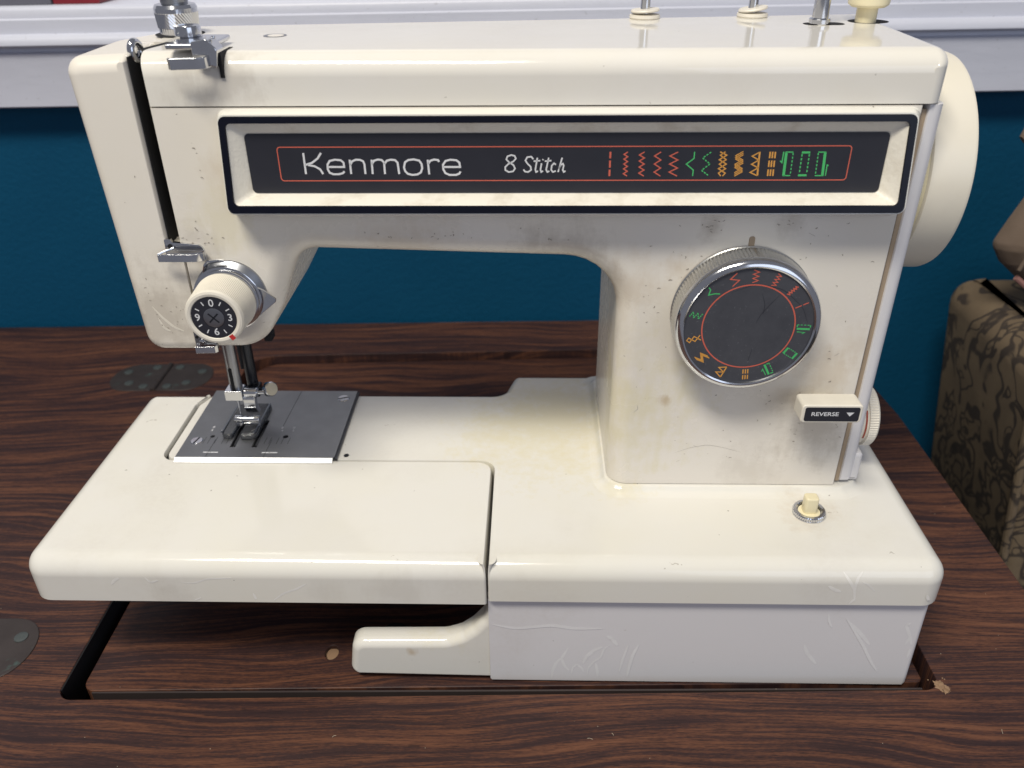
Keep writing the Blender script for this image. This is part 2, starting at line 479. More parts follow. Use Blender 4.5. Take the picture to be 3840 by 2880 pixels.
def glyph(txt, size, mp, bold=0.0):
    """built-in font outline -> MB, mp(a, b) maps glyph plane (cm) to 3-D"""
    cu = bpy.data.curves.new('t', 'FONT'); cu.body = txt; cu.offset = bold; cu.size = size; cu.align_x = 'CENTER'; cu.align_y = 'CENTER'; cu.resolution_u = 4
    tmp = bpy.data.objects.new('tmp', cu); COL.objects.link(tmp)
    dg = bpy.context.evaluated_depsgraph_get()
    me = bpy.data.meshes.new_from_object(tmp.evaluated_get(dg))
    mb = MB().add([mp(v.co.x, v.co.y) for v in me.vertices], [tuple(p.vertices) for p in me.polygons])
    bpy.data.objects.remove(tmp); bpy.data.curves.remove(cu); bpy.data.meshes.remove(me)
    return mb
# ------------------------------------------------------------------ printed marks, traced as stroke centre lines (cm)
KEN= [[(-6.785, 16.438), (-6.786, 15.609)], [(-6.093, 16.436), (-6.253, 16.22), (-6.494, 16.049), (-6.77, 15.97)], [(-6.67, 15.969), (-6.399, 15.916), (-6.201, 15.795), (-6.105, 15.607)], [(-5.884, 15.888), (-5.247, 15.887), (-5.254, 16.059), (-5.356, 16.152), (-5.585, 16.172), (-5.789, 16.126), (-5.892, 15.981), (-5.902, 15.795), (-5.845, 15.661), (-5.706, 15.6), (-5.486, 15.6), (-5.328, 15.64), (-5.253, 15.713)], [(-5.004, 16.171), (-4.999, 15.605)], [(-5.001, 15.952), (-4.918, 16.105), (-4.759, 16.17), (-4.595, 16.163), (-4.482, 16.11), (-4.441, 15.991), (-4.439, 15.604)], [(-4.146, 16.169), (-4.153, 15.604)], [(-4.15, 15.99), (-4.057, 16.129), (-3.901, 16.175), (-3.751, 16.155), (-3.668, 16.056), (-3.668, 15.603)], [(-3.659, 16.003), (-3.556, 16.128), (-3.408, 16.167), (-3.237, 16.154), (-3.14, 16.054), (-3.109, 15.602)], [(-2.903, 15.868), (-2.849, 16.067), (-2.717, 16.153), (-2.505, 16.178), (-2.291, 16.132), (-2.207, 16.0), (-2.191, 15.834), (-2.255, 15.667), (-2.393, 15.587), (-2.594, 15.567), (-2.776, 15.615), (-2.868, 15.722), (-2.903, 15.868)], [(-1.96, 16.164), (-1.929, 15.586)], [(-1.944, 15.999), (-1.857, 16.124), (-1.71, 16.17), (-1.553, 16.15), (-1.518, 16.077)], [(-1.37, 15.879), (-0.71, 15.877), (-0.73, 16.049), (-0.844, 16.142), (-1.073, 16.162), (-1.266, 16.116), (-1.372, 15.965), (-1.368, 15.786), (-1.296, 15.639), (-1.134, 15.565), (-0.882, 15.564), (-0.747, 15.618), (-0.698, 15.698)]]
STI= [[(1.47, 16.202), (1.419, 16.307), (1.289, 16.34), (1.144, 16.288), (1.097, 16.17), (1.201, 16.058), (1.37, 15.952), (1.435, 15.813), (1.355, 15.7), (1.184, 15.674), (1.053, 15.754), (1.054, 15.874), (1.174, 15.992), (1.372, 16.091), (1.47, 16.202)], [(2.144, 16.174), (2.065, 16.273), (1.908, 16.254), (1.836, 16.123), (1.922, 15.997), (2.04, 15.885), (2.06, 15.759), (1.948, 15.672), (1.817, 15.693), (1.764, 15.773)], [(2.3, 16.233), (2.224, 15.772), (2.251, 15.672), (2.33, 15.712)], [(2.157, 16.096), (2.412, 16.121)], [(2.465, 16.016), (2.422, 15.765), (2.455, 15.672), (2.521, 15.718)], [(2.523, 16.174), (2.51, 16.134)], [(2.737, 16.232), (2.645, 15.764), (2.692, 15.671), (2.771, 15.711)], [(2.589, 16.095), (2.843, 16.12)], [(3.023, 15.962), (2.943, 16.015), (2.86, 15.923), (2.842, 15.757), (2.91, 15.671), (3.021, 15.717)], [(3.259, 16.231), (3.107, 15.67)], [(3.131, 15.777), (3.206, 15.948), (3.29, 16.001), (3.325, 15.922), (3.289, 15.756), (3.331, 15.67), (3.395, 15.716)]]
SYM= [[('red', 0.073, [[(5.109, 16.454), (5.109, 16.2)], [(5.107, 16.115), (5.115, 15.839)], [(5.112, 15.759), (5.112, 15.506)]])], [('red', 0.044, [[(5.776, 16.446), (5.636, 16.354), (5.781, 16.26), (5.641, 16.167), (5.787, 16.073), (5.646, 15.979), (5.792, 15.885), (5.65, 15.791), (5.797, 15.696), (5.655, 15.601), (5.802, 15.505)]])], [('red', 0.044, [[(6.417, 16.445), (6.227, 16.329), (6.426, 16.212), (6.235, 16.096), (6.434, 15.978), (6.243, 15.86), (6.443, 15.742), (6.251, 15.624), (6.452, 15.504)]])], [('red', 0.044, [[(7.05, 16.443), (6.811, 16.289), (7.065, 16.133), (6.825, 15.977), (7.08, 15.819), (6.839, 15.662), (7.095, 15.503)]])], [('red', 0.044, [[(7.702, 16.441), (7.399, 16.287), (7.716, 16.131), (7.411, 15.976), (7.73, 15.818), (7.423, 15.661), (7.744, 15.502)]])], [('green', 0.044, [[(8.328, 16.446), (8.334, 16.193), (8.058, 15.971), (8.348, 15.74), (8.346, 15.507)]])], [('green', 0.044, [[(8.961, 16.432), (8.9, 16.385)], [(8.862, 16.357), (8.8, 16.31)], [(8.763, 16.281), (8.701, 16.234)], [(8.663, 16.205), (8.726, 16.158)], [(8.764, 16.129), (8.827, 16.081)], [(8.866, 16.052), (8.929, 16.005)], [(8.967, 15.976), (8.906, 15.924)], [(8.868, 15.893), (8.807, 15.841)], [(8.769, 15.809), (8.707, 15.758)], [(8.669, 15.726), (8.734, 15.681)], [(8.773, 15.653), (8.837, 15.607)], [(8.877, 15.58), (8.941, 15.534)]])], [('orange', 0.044, [[(9.301, 16.444), (9.574, 16.314), (9.305, 16.139), (9.597, 15.968), (9.313, 15.791), (9.595, 15.618), (9.505, 15.499)], [(9.507, 16.443), (9.329, 16.314), (9.57, 16.138), (9.325, 15.968), (9.587, 15.79), (9.334, 15.619), (9.439, 15.499)]])], [('orange', 0.036, [[(10.187, 16.455), (9.912, 16.292), (10.205, 16.127), (9.929, 15.963), (10.223, 15.797), (9.945, 15.631)], [(10.196, 16.39), (9.921, 16.227), (10.214, 16.062), (9.937, 15.897), (10.231, 15.731), (9.953, 15.564)], [(10.204, 16.325), (9.929, 16.162), (10.222, 15.997), (9.945, 15.832), (10.24, 15.665), (9.962, 15.498)]])], [('orange', 0.066, [[(10.813, 16.44), (10.848, 15.509)]]), ('orange', 0.044, [[(10.803, 16.421), (10.547, 16.272), (10.819, 16.122), (10.564, 15.959), (10.836, 15.821), (10.556, 15.643), (10.834, 15.516)]])], [('orange', 0.058, [[(11.211, 16.439), (11.222, 16.193)], [(11.223, 16.102), (11.234, 15.853)], [(11.234, 15.76), (11.247, 15.502)], [(11.307, 16.439), (11.319, 16.193)], [(11.319, 16.101), (11.331, 15.852)], [(11.332, 15.76), (11.344, 15.502)], [(11.41, 16.439), (11.422, 16.192)], [(11.423, 16.101), (11.435, 15.852)], [(11.436, 15.76), (11.449, 15.502)]])], [('green', 0.102, [[(11.829, 16.425), (11.858, 15.508)]]), ('green', 0.044, [[(11.791, 16.425), (12.092, 16.424)], [(11.824, 15.514), (12.117, 15.514)], [(11.725, 16.438), (11.719, 16.022), (11.638, 16.088)], [(12.091, 16.392), (12.094, 16.307)], [(12.095, 16.25), (12.097, 16.165)], [(12.099, 16.108), (12.101, 16.023)], [(12.103, 15.966), (12.105, 15.88)], [(12.107, 15.822), (12.109, 15.736)], [(12.11, 15.678), (12.113, 15.592)]])], [('green', 0.08, [[(12.415, 16.41), (12.736, 16.41)], [(12.415, 15.526), (12.746, 15.526)]]), ('green', 0.051, [[(12.439, 16.346), (12.44, 16.256)], [(12.441, 16.195), (12.443, 16.105)], [(12.444, 16.044), (12.445, 15.953)], [(12.446, 15.892), (12.447, 15.801)], [(12.448, 15.74), (12.449, 15.648)], [(12.715, 16.345), (12.718, 16.255)], [(12.719, 16.195), (12.722, 16.104)], [(12.723, 16.043), (12.726, 15.952)], [(12.728, 15.892), (12.73, 15.8)], [(12.732, 15.739), (12.734, 15.647)]])], [('green', 0.102, [[(13.304, 16.421), (13.354, 15.505)]]), ('green', 0.044, [[(13.041, 16.422), (13.343, 16.421)], [(13.061, 15.512), (13.399, 15.511)], [(13.522, 15.9), (13.465, 15.927), (13.471, 15.505)], [(13.047, 16.39), (13.051, 16.305)], [(13.053, 16.248), (13.057, 16.163)], [(13.059, 16.106), (13.063, 16.021)], [(13.065, 15.964), (13.069, 15.878)], [(13.071, 15.82), (13.075, 15.734)], [(13.077, 15.676), (13.081, 15.59)]])]]
SC1= [[(3.126, -7.382), (3.172, -6.821), (3.314, -6.317), (3.513, -5.996)], [(3.869, -5.275), (3.71, -5.667), (3.568, -6.015), (3.73, -6.51), (3.957, -6.807)], [(4.054, -7.059), (4.11, -6.603), (4.31, -6.399), (4.558, -6.645), (4.649, -6.896)], [(4.582, -6.345), (4.734, -5.847), (5.058, -5.449), (5.451, -5.2)], [(4.821, -7.249), (4.832, -6.641), (5.088, -6.187), (5.415, -5.884), (5.525, -5.344), (5.78, -5.05)], [(5.195, -6.284), (5.283, -6.733), (5.323, -7.188)], [(5.618, -4.478), (5.894, -4.664), (6.152, -5.092)], [(6.323, -6.916), (6.442, -6.014), (6.652, -5.035)], [(6.72, -7.214), (6.778, -6.506), (6.897, -5.711), (7.121, -5.028)], [(0.347, -3.808), (1.409, -4.072), (3.07, -3.812), (4.07, -4.031), (5.396, -4.01)], [(15.496, -2.935), (15.593, -3.389), (15.778, -3.756)], [(16.32, -3.195), (16.873, -4.018), (17.457, -4.953), (18.01, -6.011), (18.403, -6.599)], [(16.37, -3.286), (16.984, -3.923), (17.425, -4.478), (17.701, -4.854)], [(19.278, -3.425), (19.095, -3.612), (19.408, -4.258), (19.868, -4.818)], [(14.733, -4.902), (14.964, -5.477), (15.484, -6.154)], [(19.31, -4.827), (19.43, -4.352)], [(19.775, -5.687), (19.936, -5.104)]]
SC2= [[(15.633, -0.319), (15.923, -0.695), (16.194, -1.119), (16.333, -1.811)], [(16.463, -0.308), (16.26, -0.522), (16.191, -0.948), (16.263, -1.464)], [(16.125, -2.034), (16.315, -1.724)], [(15.042, -0.963), (15.331, -1.174), (15.636, -1.299)], [(16.458, -0.731), (16.692, -0.813), (17.092, -1.236)], [(19.38, -1.42), (19.527, -1.766)]]
SC3= [[(-10.276, -1.743), (-10.205, -2.097)], [(-9.433, -2.176), (-8.907, -1.724), (-8.284, -1.451), (-7.821, -1.139)], [(-13.405, -1.126), (-12.829, -1.162), (-12.193, -0.893), (-11.087, -0.835)], [(-16.567, -1.299), (-16.369, -1.035), (-16.14, -0.901)], [(-13.049, -2.227), (-12.683, -2.043)], [(-14.96, -0.843), (-14.772, -1.144), (-14.416, -1.009)]]
# ================================================================== room
WALL_Y = 38.0
wall = obj('wall', MB().box(-160, 160, WALL_Y, WALL_Y + 8, -80, 14.0), WALL, None, kind='structure')
obj('floor', MB().box(-160, 160, -120, WALL_Y, -84, -80), FLOORM, None, kind='structure')
sill = MB()
prof = [(38.0, 11.72), (36.25, 11.72), (36.05, 11.85), (36.05, 15.35), (36.0, 15.5), (36.35, 15.62), (36.35, 15.85), (35.75, 15.98), (35.45, 16.15),
        (35.45, 16.5), (35.7, 16.75), (35.95, 16.85), (35.95, 17.75), (36.1, 17.85), (36.1, 18.35), (36.25, 18.55), (36.5, 18.62), (46.0, 18.62), (46.0, 14.0), (38.0, 14.0)]
sill.rings([[(x, y, z) for y, z in prof] for x in (-160, 160)])
obj('window_sill', sill, TRIM, None, angle=50, kind='structure', wn=False)
pane = MB().box(-160, 160, 46, 48, 14.5, 60)
obj('window_wall', pane, TRIM, None, kind='structure')

r_ = root('paper_card', (-29.5, 40, 18.64), 'dark red card lying on the white window sill at far left', 'card')
obj('sheet', MB().box(-31.2, -27.9, 37.0, 43, 18.64, 19.6), REDOBJ, r_, bevel=.05)
r_ = root('cardboard_box', (-36, 40, 18.64), 'grey box end on the window sill left of the red card', 'box')
obj('box_body', MB().box(-42, -31.3, 36.9, 43, 18.64, 19.9), GREYOBJ, r_, bevel=.05)

# ------------------------------------------------------------------ sewing table
ZT = -7.0
table = root('sewing_table', (0, 10, -80), 'dark wood grain sewing table with a cut-out well under the cream machine', 'table')
outer, _ = rpoly([(-95, -22, 1, 1), (28.2, -22, 1, 1), (28.0, 22, 3.5, 1), (26.6, 37.3, 1.2, 1), (-95, 37.3, 1, 1)])
hole, _ = rpoly([(-20.2, -1.55, .75, 1), (21.05, -1.2, .75, 1), (21.0, 32.3, 1.5, 1), (-20.1, 31.6, 2.2, 1)])
sheet('table_top', [outer, hole], ZT - 2.2, ZT, WOOD, table, bevel=.04)
ins, _ = rpoly([(-19.62, -.50, .6, 1), (20.75, -.22, .3, 1), (20.8, 32.15, 1.4, 1), (-19.6, 31.45, 2.0, 1)])
th = [(-7.92 + .33 * cos(a), 1.78 + .45 * sin(a)) for a in [2 * pi * k / 24 for k in range(24)]]
sheet('insert_board', [ins, th], ZT - 2.2, ZT - .68, WOOD, table, bevel=.05)
obj('finger_hole_plug', MB().lathe([(.42, 0), (.42, .3)], (-7.92, 1.78, ZT - 1.2), 'z', 24), CHIP, table)
obj('well_gap_shade', MB().box(-20.195, -20.12, -1.0, 31.0, ZT - 2.1, ZT - .03), BLACK, table)  # black strip over the wooden gap wall, painting in its deep shade
obj('insert_edge', MB().box(-19.1, 20.6, -.58, -.48, ZT - 2.1, ZT - .76), EDGEB, table)
blackout = MB()
blackout.box(-23, -21.2, -3, 34, -75, ZT - 2.25); blackout.box(22, 23.8, -3, 34, -75, ZT - 2.25)
blackout.box(-21.2, 22, -3, -2, -75, ZT - 2.25); blackout.box(-21.2, 22, 33, 34, -75, ZT - 2.25); blackout.box(-21.2, 22, -2, 33, -75, -73)
obj('well_blackout', blackout, BLACK, table)  # unseen black box added below the well to keep its gap dark
# chipped corner of the well
chip = MB()
rnd = random.Random(3)
ring0 = []; ring1 = []
n_ = 40
for k in range(n_):
    a = 2 * pi * k / n_
    q = .22 + rnd.random() * .10 + (.08 if k % 7 == 0 else 0)
    ring0.append((21.12 + q * cos(a) - .10 * sin(a), -1.05 + q * 1.2 * sin(a), ZT + .004))
    ring1.append((21.12 + q * .55 * cos(a), -1.05 + q * .6 * sin(a), ZT + .02 + .07 * rnd.random()))
chip.rings([ring0, ring1])
for k in range(6):
    x = 21.1 + rnd.uniform(-.5, .35); y = -1.05 + rnd.uniform(-.35, .5); q = rnd.uniform(.02, .06)
    chip.lathe([(q, 0), (q * .7, q * .8)], (x, y, ZT + .002), 'z', 5)
obj('chipped_corner', chip, CHIP, table, kind='stuff', label='bare tan chipboard where the corner of the well has broken', smooth=False)
def hinge(cx, cy, parent):
    for s in (-1, 1):
        pts = []
        hw, L = 2.05, 3.9
        pts.append((cx + s * .22, cy - hw * .98)); 
        for k in range(17):
            a = -pi / 2 + pi * k / 16
            pts.append((cx + s * (L - 2.05 + 2.05 * cos(a) ** .8 if cos(a) > 0 else L - 2.05), cy + hw * sin(a)))
        pts.append((cx + s * .22, cy + hw * .98))
        if s < 0: pts.reverse()
        lf = sheet('hinge_leaf', [pts], ZT - .1, ZT + .05, HINGE, parent, bevel=.03)
        for px, py in ((.9, 1.45), (.9, -1.45), (2.9, .75), (2.2, -.95)):
            sm = MB().lathe([(.34, 0), (.33, .05), (.2, .08), (.06, .06)], (cx + s * px, cy + py, ZT + .045), 'z', 18)
            obj('screw', sm, SCREWB, lf)
        if s < 0:
            kn = MB()
            for a0, a1 in ((-2.0, -.9), (-.85, .85), (.9, 2.0)):
                kn.lathe([(.18, a0), (.2, a0 + .04), (.2, a1 - .04), (.18, a1)], (cx, cy, ZT + .04), 'y', 16)
            obj('hinge_knuckle', kn, HINGE, lf)
hinge(-26.25, 28.35, table)
hinge(-26.6, 1.45, table)

# crumbs of dust and thread ends on the wood
cr = MB(); rc = random.Random(11)
for k in range(90):
    x = rc.uniform(-30, 27); y = rc.uniform(-9, 12); z = ZT + .01
    if -19.3 < x < 20.6 and -.6 < y < 30: z = ZT - .67
    elif -20.4 < x < 21.2 and -1.7 < y < 30: continue
    s = rc.uniform(.008, .018) * (1.7 if rc.random() < .08 else 1)
    cr.lathe([(s * .6, 0), (s, s * .6), (s * .4, s * 1.3)], (x, y, z), 'z', 6)
for k in range(4):
    x = rc.uniform(-18, 24); y = rc.uniform(-5, -2); a = rc.uniform(0, pi); L = rc.uniform(.12, .25)
    cr.tube([(x + L * (t - .5) * cos(a), y + L * (t - .5) * sin(a) + .05 * sin(3 * t), ZT + .02) for t in (0, .33, .66, 1)], .007, 5)
obj('lint_crumbs', cr, CRUMB, None, kind='stuff', smooth=False)

# ------------------------------------------------------------------ upholstered chair and bag behind the table
chair = root('armchair', (50, 26, -80), 'armchair upholstered in brown brocade behind the right edge of the table', 'armchair')
def lean(x, y, z): return (x + (-2.2 - z) * .14 if z < 0 else x, y, z)
bp, bw = rpoly([(35.2, 19.8, 1.2, 1), (68, 19.8, 2, 1), (68, 34.5, 2, 1), (35.6, 34.5, 1.4, 1)])
arm = MB()
rs = []
for k in range(9):
    t = pi / 2 * k / 8
    rs.append([lean(a, b, -1.6 - 2.4 * (1 - cos(t))) for a, b in inset(bp, bw, 2.4 * (1 - sin(t)))])
rs.append([lean(a, b, -32) for a, b in bp]); rs.append([lean(a, b, -70) for a, b in inset(bp, bw, 3)])
arm.rings(rs)
ab = obj('arm', arm, FABRIC, chair)
pip = MB()
pip.tube([lean(35.25, 20.0, z) for z in (-3.6, -8, -14, -22, -40, -60)], .32, 10)
obj('piping', pip, FABRIC, ab)
seat = MB(); seat.box(46, 100, -6, 19, -48, -34)
obj('seat', seat, FABRIC, chair, bevel=2.0)
for x, y in ((40, 22), (64, 22), (40, 33), (64, 33)):
    obj('leg', MB().lathe([(1.2, -80), (1.8, -69)], (x, y, 0), 'z', 12), WOOD, chair)

bag = root('cloth_bag', (37, 28, -2), 'tan cloth bag with a rolled top resting on the brocade armchair', 'bag')
op, ow = rpoly([(34.2, 2.3, .6, 1), (36.4, .5, .7, 1), (38.8, -1.2, .8, 1), (58, -1.2, 2, 1), (58, 11, 2, 1), (36.4, 10.2, .8, 1), (34.7, 7.0, 2, 1), (33.95, 5.2, 1, 1), (33.35, 3.6, .8, 1)], 6)
op = [(min(x + .7, 47), z) for x, z in op]
bm_ = MB(); rs = [[(x, 27.2, z) for x, z in op]]
def crease(x, z): return .16 * sin(2.1 * x + 1.3 * z) + .10 * sin(4.7 * x - 3.1 * z + 1) + .07 * sin(9 * z + 2.3 * sin(3 * x))
for k in range(15):
    f = 1 - k / 15
    rs.append([(40 + (x - 40) * f + .06 * crease(3 * z, x), 26.6 - 1.7 * (1 - f ** 5) + crease(40 + (x - 40) * f, 4.5 + (z - 4.5) * f) * (.4 + .6 * (1 - f)), 4.5 + (z - 4.5) * f) for x, z in op])
bm_.rings(rs)
body = obj('bag_body', bm_, TANC, bag, angle=75, wn=False)
obj('seam', MB().tube([(35.0, 24.8, 2.6), (35.6, 24.5, 5.4), (36.9, 24.6, 9.0)], .13, 8), TANC, body)
obj('lining', MB().tube([(35.2, 25.2, 1.9), (36.5, 25.0, .85), (38.1, 25.0, -.3), (39.7, 25.0, -1.2)], .2, 8), PINKC, body)
roll = MB()
roll.tube([(33.6, 26, 10.8), (33.9, 26, 11.1), (34.9, 26, 11.5), (37, 26, 11.9), (44, 26, 12)], [.5, .8, .85, .9, .9], 9)
obj('rolled_top', roll, TANC, bag, smooth=True, angle=60)
obj('strap', MB().box(35.2, 37.0, 26.2, 27.0, 8.6, 11.6), STEELD, bag, bevel=.2)
# ================================================================== sewing machine
ROT = Matrix(((0.99986633, 0.01334741, 0.00944342), (-0.01334909, 0.99991089, 0.00011464), (-0.00944105, -0.00024069, 0.99995541)))
BASE = Vector((0, 8, -7.4))
SM = root('sewing_machine', BASE, 'cream vintage sewing machine with dark stitch panel and large black stitch dial', 'sewing machine',
          rot=ROT.to_quaternion(), world=ROT @ BASE)
def yb(x): return 12.4 + (x + 12.8) * .093 if x > -12.9 else max(8.2, 12.4 + (x + 12.9) * 1.55)
def FR(a, b, d): return (a, d if d <= 6.4 else 6.4 + (d - 6.4) * (yb(a) - 6.4) / 5.6, b)
def PLAN(a, b, d): return (a, b, d)
YF = 5.2

# --- arm, head and pillar housing
pts, ws = rpoly([(-12.46, 7.47, 0, 1), (-10.0, 7.47, 1.8, 1), (-8.75, 9.6, 3, 1), (-8.3, 10.8, 3, 1), (-7.7, 12.2, 1.1, 1), (5.80, 11.78, 2.4, 1),
                 (5.80, .32, 0, 0), (16.83, .32, 0, .2), (16.83, 18.1, 0, 0), (-12.58, 18.1, 0, .12), (-12.58, 12.5, 0, .12), (-12.46, 12.5, 0, .05)])
housing = obj('arm_housing', MB().loft(pts, ws, .95, YF, 12, FR, seg=9), HEADC, SM, angle=40)
# --- face cover left of the take-up slot
pts, ws = rpoly([(-15.1, 7.47, .8, .9), (-12.5, 7.47, 0, .04), (-12.5, 12.5, 0, .1), (-13.06, 12.5, .12, .12), (-13.06, 20.0, .25, 1), (-15.55, 19.9, .65, 1)])
face = obj('face_cover', MB().loft(pts, ws, .62, YF, 12, FR), HEADC, SM, angle=40)
# --- top cover
pts, ws = rpoly([(-12.57, 18.16, 0, 0), (17.5, 18.16, 0, .7), (17.5, 20.05, .6, 1), (-12.57, 20.05, 0, .14)])
topc = obj('top_cover', MB().loft(pts, ws, .85, YF - .02, 12, FR, seg=9, rb=.15), COVER, SM, angle=40)
obj('slot_bridge', MB().box(-13.1, -12.5, 8.2, 11.8, 18.2, 20.02), HEADC, SM)
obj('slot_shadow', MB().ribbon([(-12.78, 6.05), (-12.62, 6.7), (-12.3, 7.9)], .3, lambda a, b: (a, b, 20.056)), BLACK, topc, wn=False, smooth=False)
obj('take_up_slot', MB().box(-13.055, -13.01, 5.42, 8.2, 12.52, 19.9).box(-13.0, -12.62, 7.9, 8.15, 12.52, 19.9), BLACK, SM, kind='stuff')  # black sheets put the shade of the hollow slot into colour
# --- rear cover with tan seam
pts, ws = rpoly([(16.95, .45, 0, .2), (17.62, .45, .25, 1), (17.62, 18.1, 0, 0), (16.95, 18.1, 0, .2)])
rear = obj('rear_cover', MB().loft(pts, ws, .4, YF + .12, 12, FR), LOWER, SM, angle=40)
obj('seam_strip', MB().box(16.8, 17.0, YF + .22, 6.5, .4, 17.9), BEIGE, SM)
pts, ws = rpoly([(16.98, .33, .1, 1), (17.95, .33, .15, 1), (17.95, 2.0, .2, 1), (16.98, 1.75, 0, .2)])
obj('cover_tab', MB().loft(pts, ws, .2, YF + .3, 7.0, FR), LOWER, rear)

# --- base
pts, ws = rpoly([(.23, -.3, .1, 1), (20.3, -.3, 1.0, 1), (20.15, 16.25, .9, .6), (1.0, 16.25, .55, .6), (.35, 14.0, .8, .5), (-16.3, 14.0, .2, .15),
                 (-16.90, 12.6, .4, .15), (-16.90, 7.37, .65, .06), (.23, 7.37, .75, .06)])
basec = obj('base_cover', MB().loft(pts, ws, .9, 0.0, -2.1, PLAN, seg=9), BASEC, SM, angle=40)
pts, ws = rpoly([(-20.55, -.3, 1.0, 1), (.14, -.3, .1, .1), (.14, 7.31, .75, .05), (-17.0, 7.31, .72, .08), (-17.0, 12.65, .4, .08), (-16.4, 13.85, .15, .5), (-20.3, 13.85, .7, .9)])
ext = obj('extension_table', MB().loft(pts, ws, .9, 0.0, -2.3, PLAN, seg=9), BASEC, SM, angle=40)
obj('gap_shade', MB().box(-17.3, -16.6, 7.0, 13.9, -1.6, -.3), BLACK, ext)  # black block set in the gap to paint its deep shadow
# collar where the pillar meets the base
pts, ws = rpoly([(5.85, 5.2, .72, 1), (17.0, 5.2, .2, 1), (17.7, 5.6, .3, 1), (17.7, 15.2, .3, 1), (5.85, 15.2, .3, 1)])
colr = MB(); rs = [inset(pts, ws, 0.25), inset(pts, ws, -.10), inset(pts, ws, -.16), inset(pts, ws, -.26), inset(pts, ws, -.42), inset(pts, ws, -.62), inset(pts, ws, -.9)]
colr.rings([[(a, b, z) for a, b in r] for r, z in zip(rs, (.28, .28, .24, .12, .05, .015, -.02))], True, True)
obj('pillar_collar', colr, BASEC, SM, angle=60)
# lower base and supporting foot
pts, ws = rpoly([(.2, -.02, 0, .05), (19.88, -.02, .25, 1), (19.8, 15.5, .4, 1), (.2, 15.5, .2, 1)])
lowb = MB()
rs = []
for z, g in ((-1.9, -.01), (-7.40, .0), (-7.5, .08)):
    rs.append([(a + (0.016 * (-1.9 - z) if a > 10 else 0), b - .012 * (-1.9 - z) * (1 if b < 5 else 0), z) for a, b in inset(pts, ws, g)])
lowb.rings(rs)
low = obj('lower_base', lowb, LOWER, SM)
pts, ws = rpoly([(.19, -2.9, 0, 1), (-.06, -3.65, .8, 1), (-.56, -4.3, 1, 1), (-1.12, -4.78, 1, 1), (-1.85, -5.07, 1.2, 1), (-6.3, -5.17, .7, 1), (-6.6, -7.40, .42, .5), (.19, -7.50, 0, 0)])
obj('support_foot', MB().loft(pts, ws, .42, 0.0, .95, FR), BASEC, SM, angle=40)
rub = MB()
for x, y in ((-4.8, 2.6), (1.6, 2), (18, 2), (1.6, 13.5), (18, 13.5)): rub.lathe([(.7, -7.64), (.75, -7.4)], (x, y, 0), 'z', 16)
obj('rubber_foot', rub, BLACK, SM, kind='stuff')
# white scuffs on the grey plastic
def front_strokes(name, strokes, w, y, mat, parent, **kw):
    mb = MB()
    for s in strokes: mb.ribbon(s, w, lambda a, b: (a, y, b))
    return obj(name, mb, mat, parent, wn=False, smooth=False, recalc=False, **kw)
def fillet_y(z): return -.304 + (.9 - sqrt(max(0, .81 - (z + .9) ** 2)) if z > -.9 else 0)
def taper_strokes(strokes, wf, y):
    mb = MB(); rr = random.Random(9)
    for i_, s in enumerate(strokes):
        lift = .0012 * (i_ % 12)
        s = [(min(p[0], 19.6) if p[1] < -1.9 else p[0], p[1]) for p in s]
        # resample and taper like a wiped scratch
        P = [Vector(p) for p in s]; Q = []
        for i in range(len(P) - 1):
            for k in range(6): Q.append(P[i].lerp(P[i + 1], k / 6))
        Q.append(P[-1]); n = len(Q)
        for _ in range(2): Q = [Q[0]] + [(Q[i - 1] + Q[i] * 2 + Q[i + 1]) / 4 for i in range(1, n - 1)] + [Q[-1]]
        w0 = wf * rr.uniform(.5, 1.1)
        for i in range(n - 1):
            d = (Q[i + 1] - Q[i]).normalized(); nn = Vector((-d.y, d.x))
            wa = w0 * sin(pi * (i + .3) / (n + .6)) ** .6; wb = w0 * sin(pi * (i + 1.3) / (n + .6)) ** .6
            a, b, c, e = Q[i] + nn * wa / 2, Q[i] - nn * wa / 2, Q[i + 1] - nn * wb / 2, Q[i + 1] + nn * wb / 2
            mb.add([(p.x, (y(p.y) if callable(y) else y) - lift, p.y) for p in (a, b, c, e)], [(0, 1, 2, 3)])
    return mb
obj('scuff_mark', taper_strokes(SC1, .2, lambda z: -.025 - .012 * (-1.9 - z)), SCUFF, low, wn=False, smooth=False, kind='stuff')
obj('scuff_mark', taper_strokes(SC2, .18, fillet_y), SCUFFC, basec, wn=False, smooth=False, kind='stuff')
obj('scuff_mark', taper_strokes([[(-14.35, 9.75), (-14.0, 9.2), (-13.6, 8.75), (-13.2, 8.55)], [(-14.2, 9.2), (-14.05, 8.7), (-13.8, 8.55)], [(-11.2, 9.0), (-10.7, 8.8), (-10.5, 9.0)]], .16, 5.19), IVORY, face, wn=False, smooth=False, kind='stuff')
obj('scuff_mark', taper_strokes(SC3, .15, fillet_y), SCUFFC, ext, wn=False, smooth=False, kind='stuff')

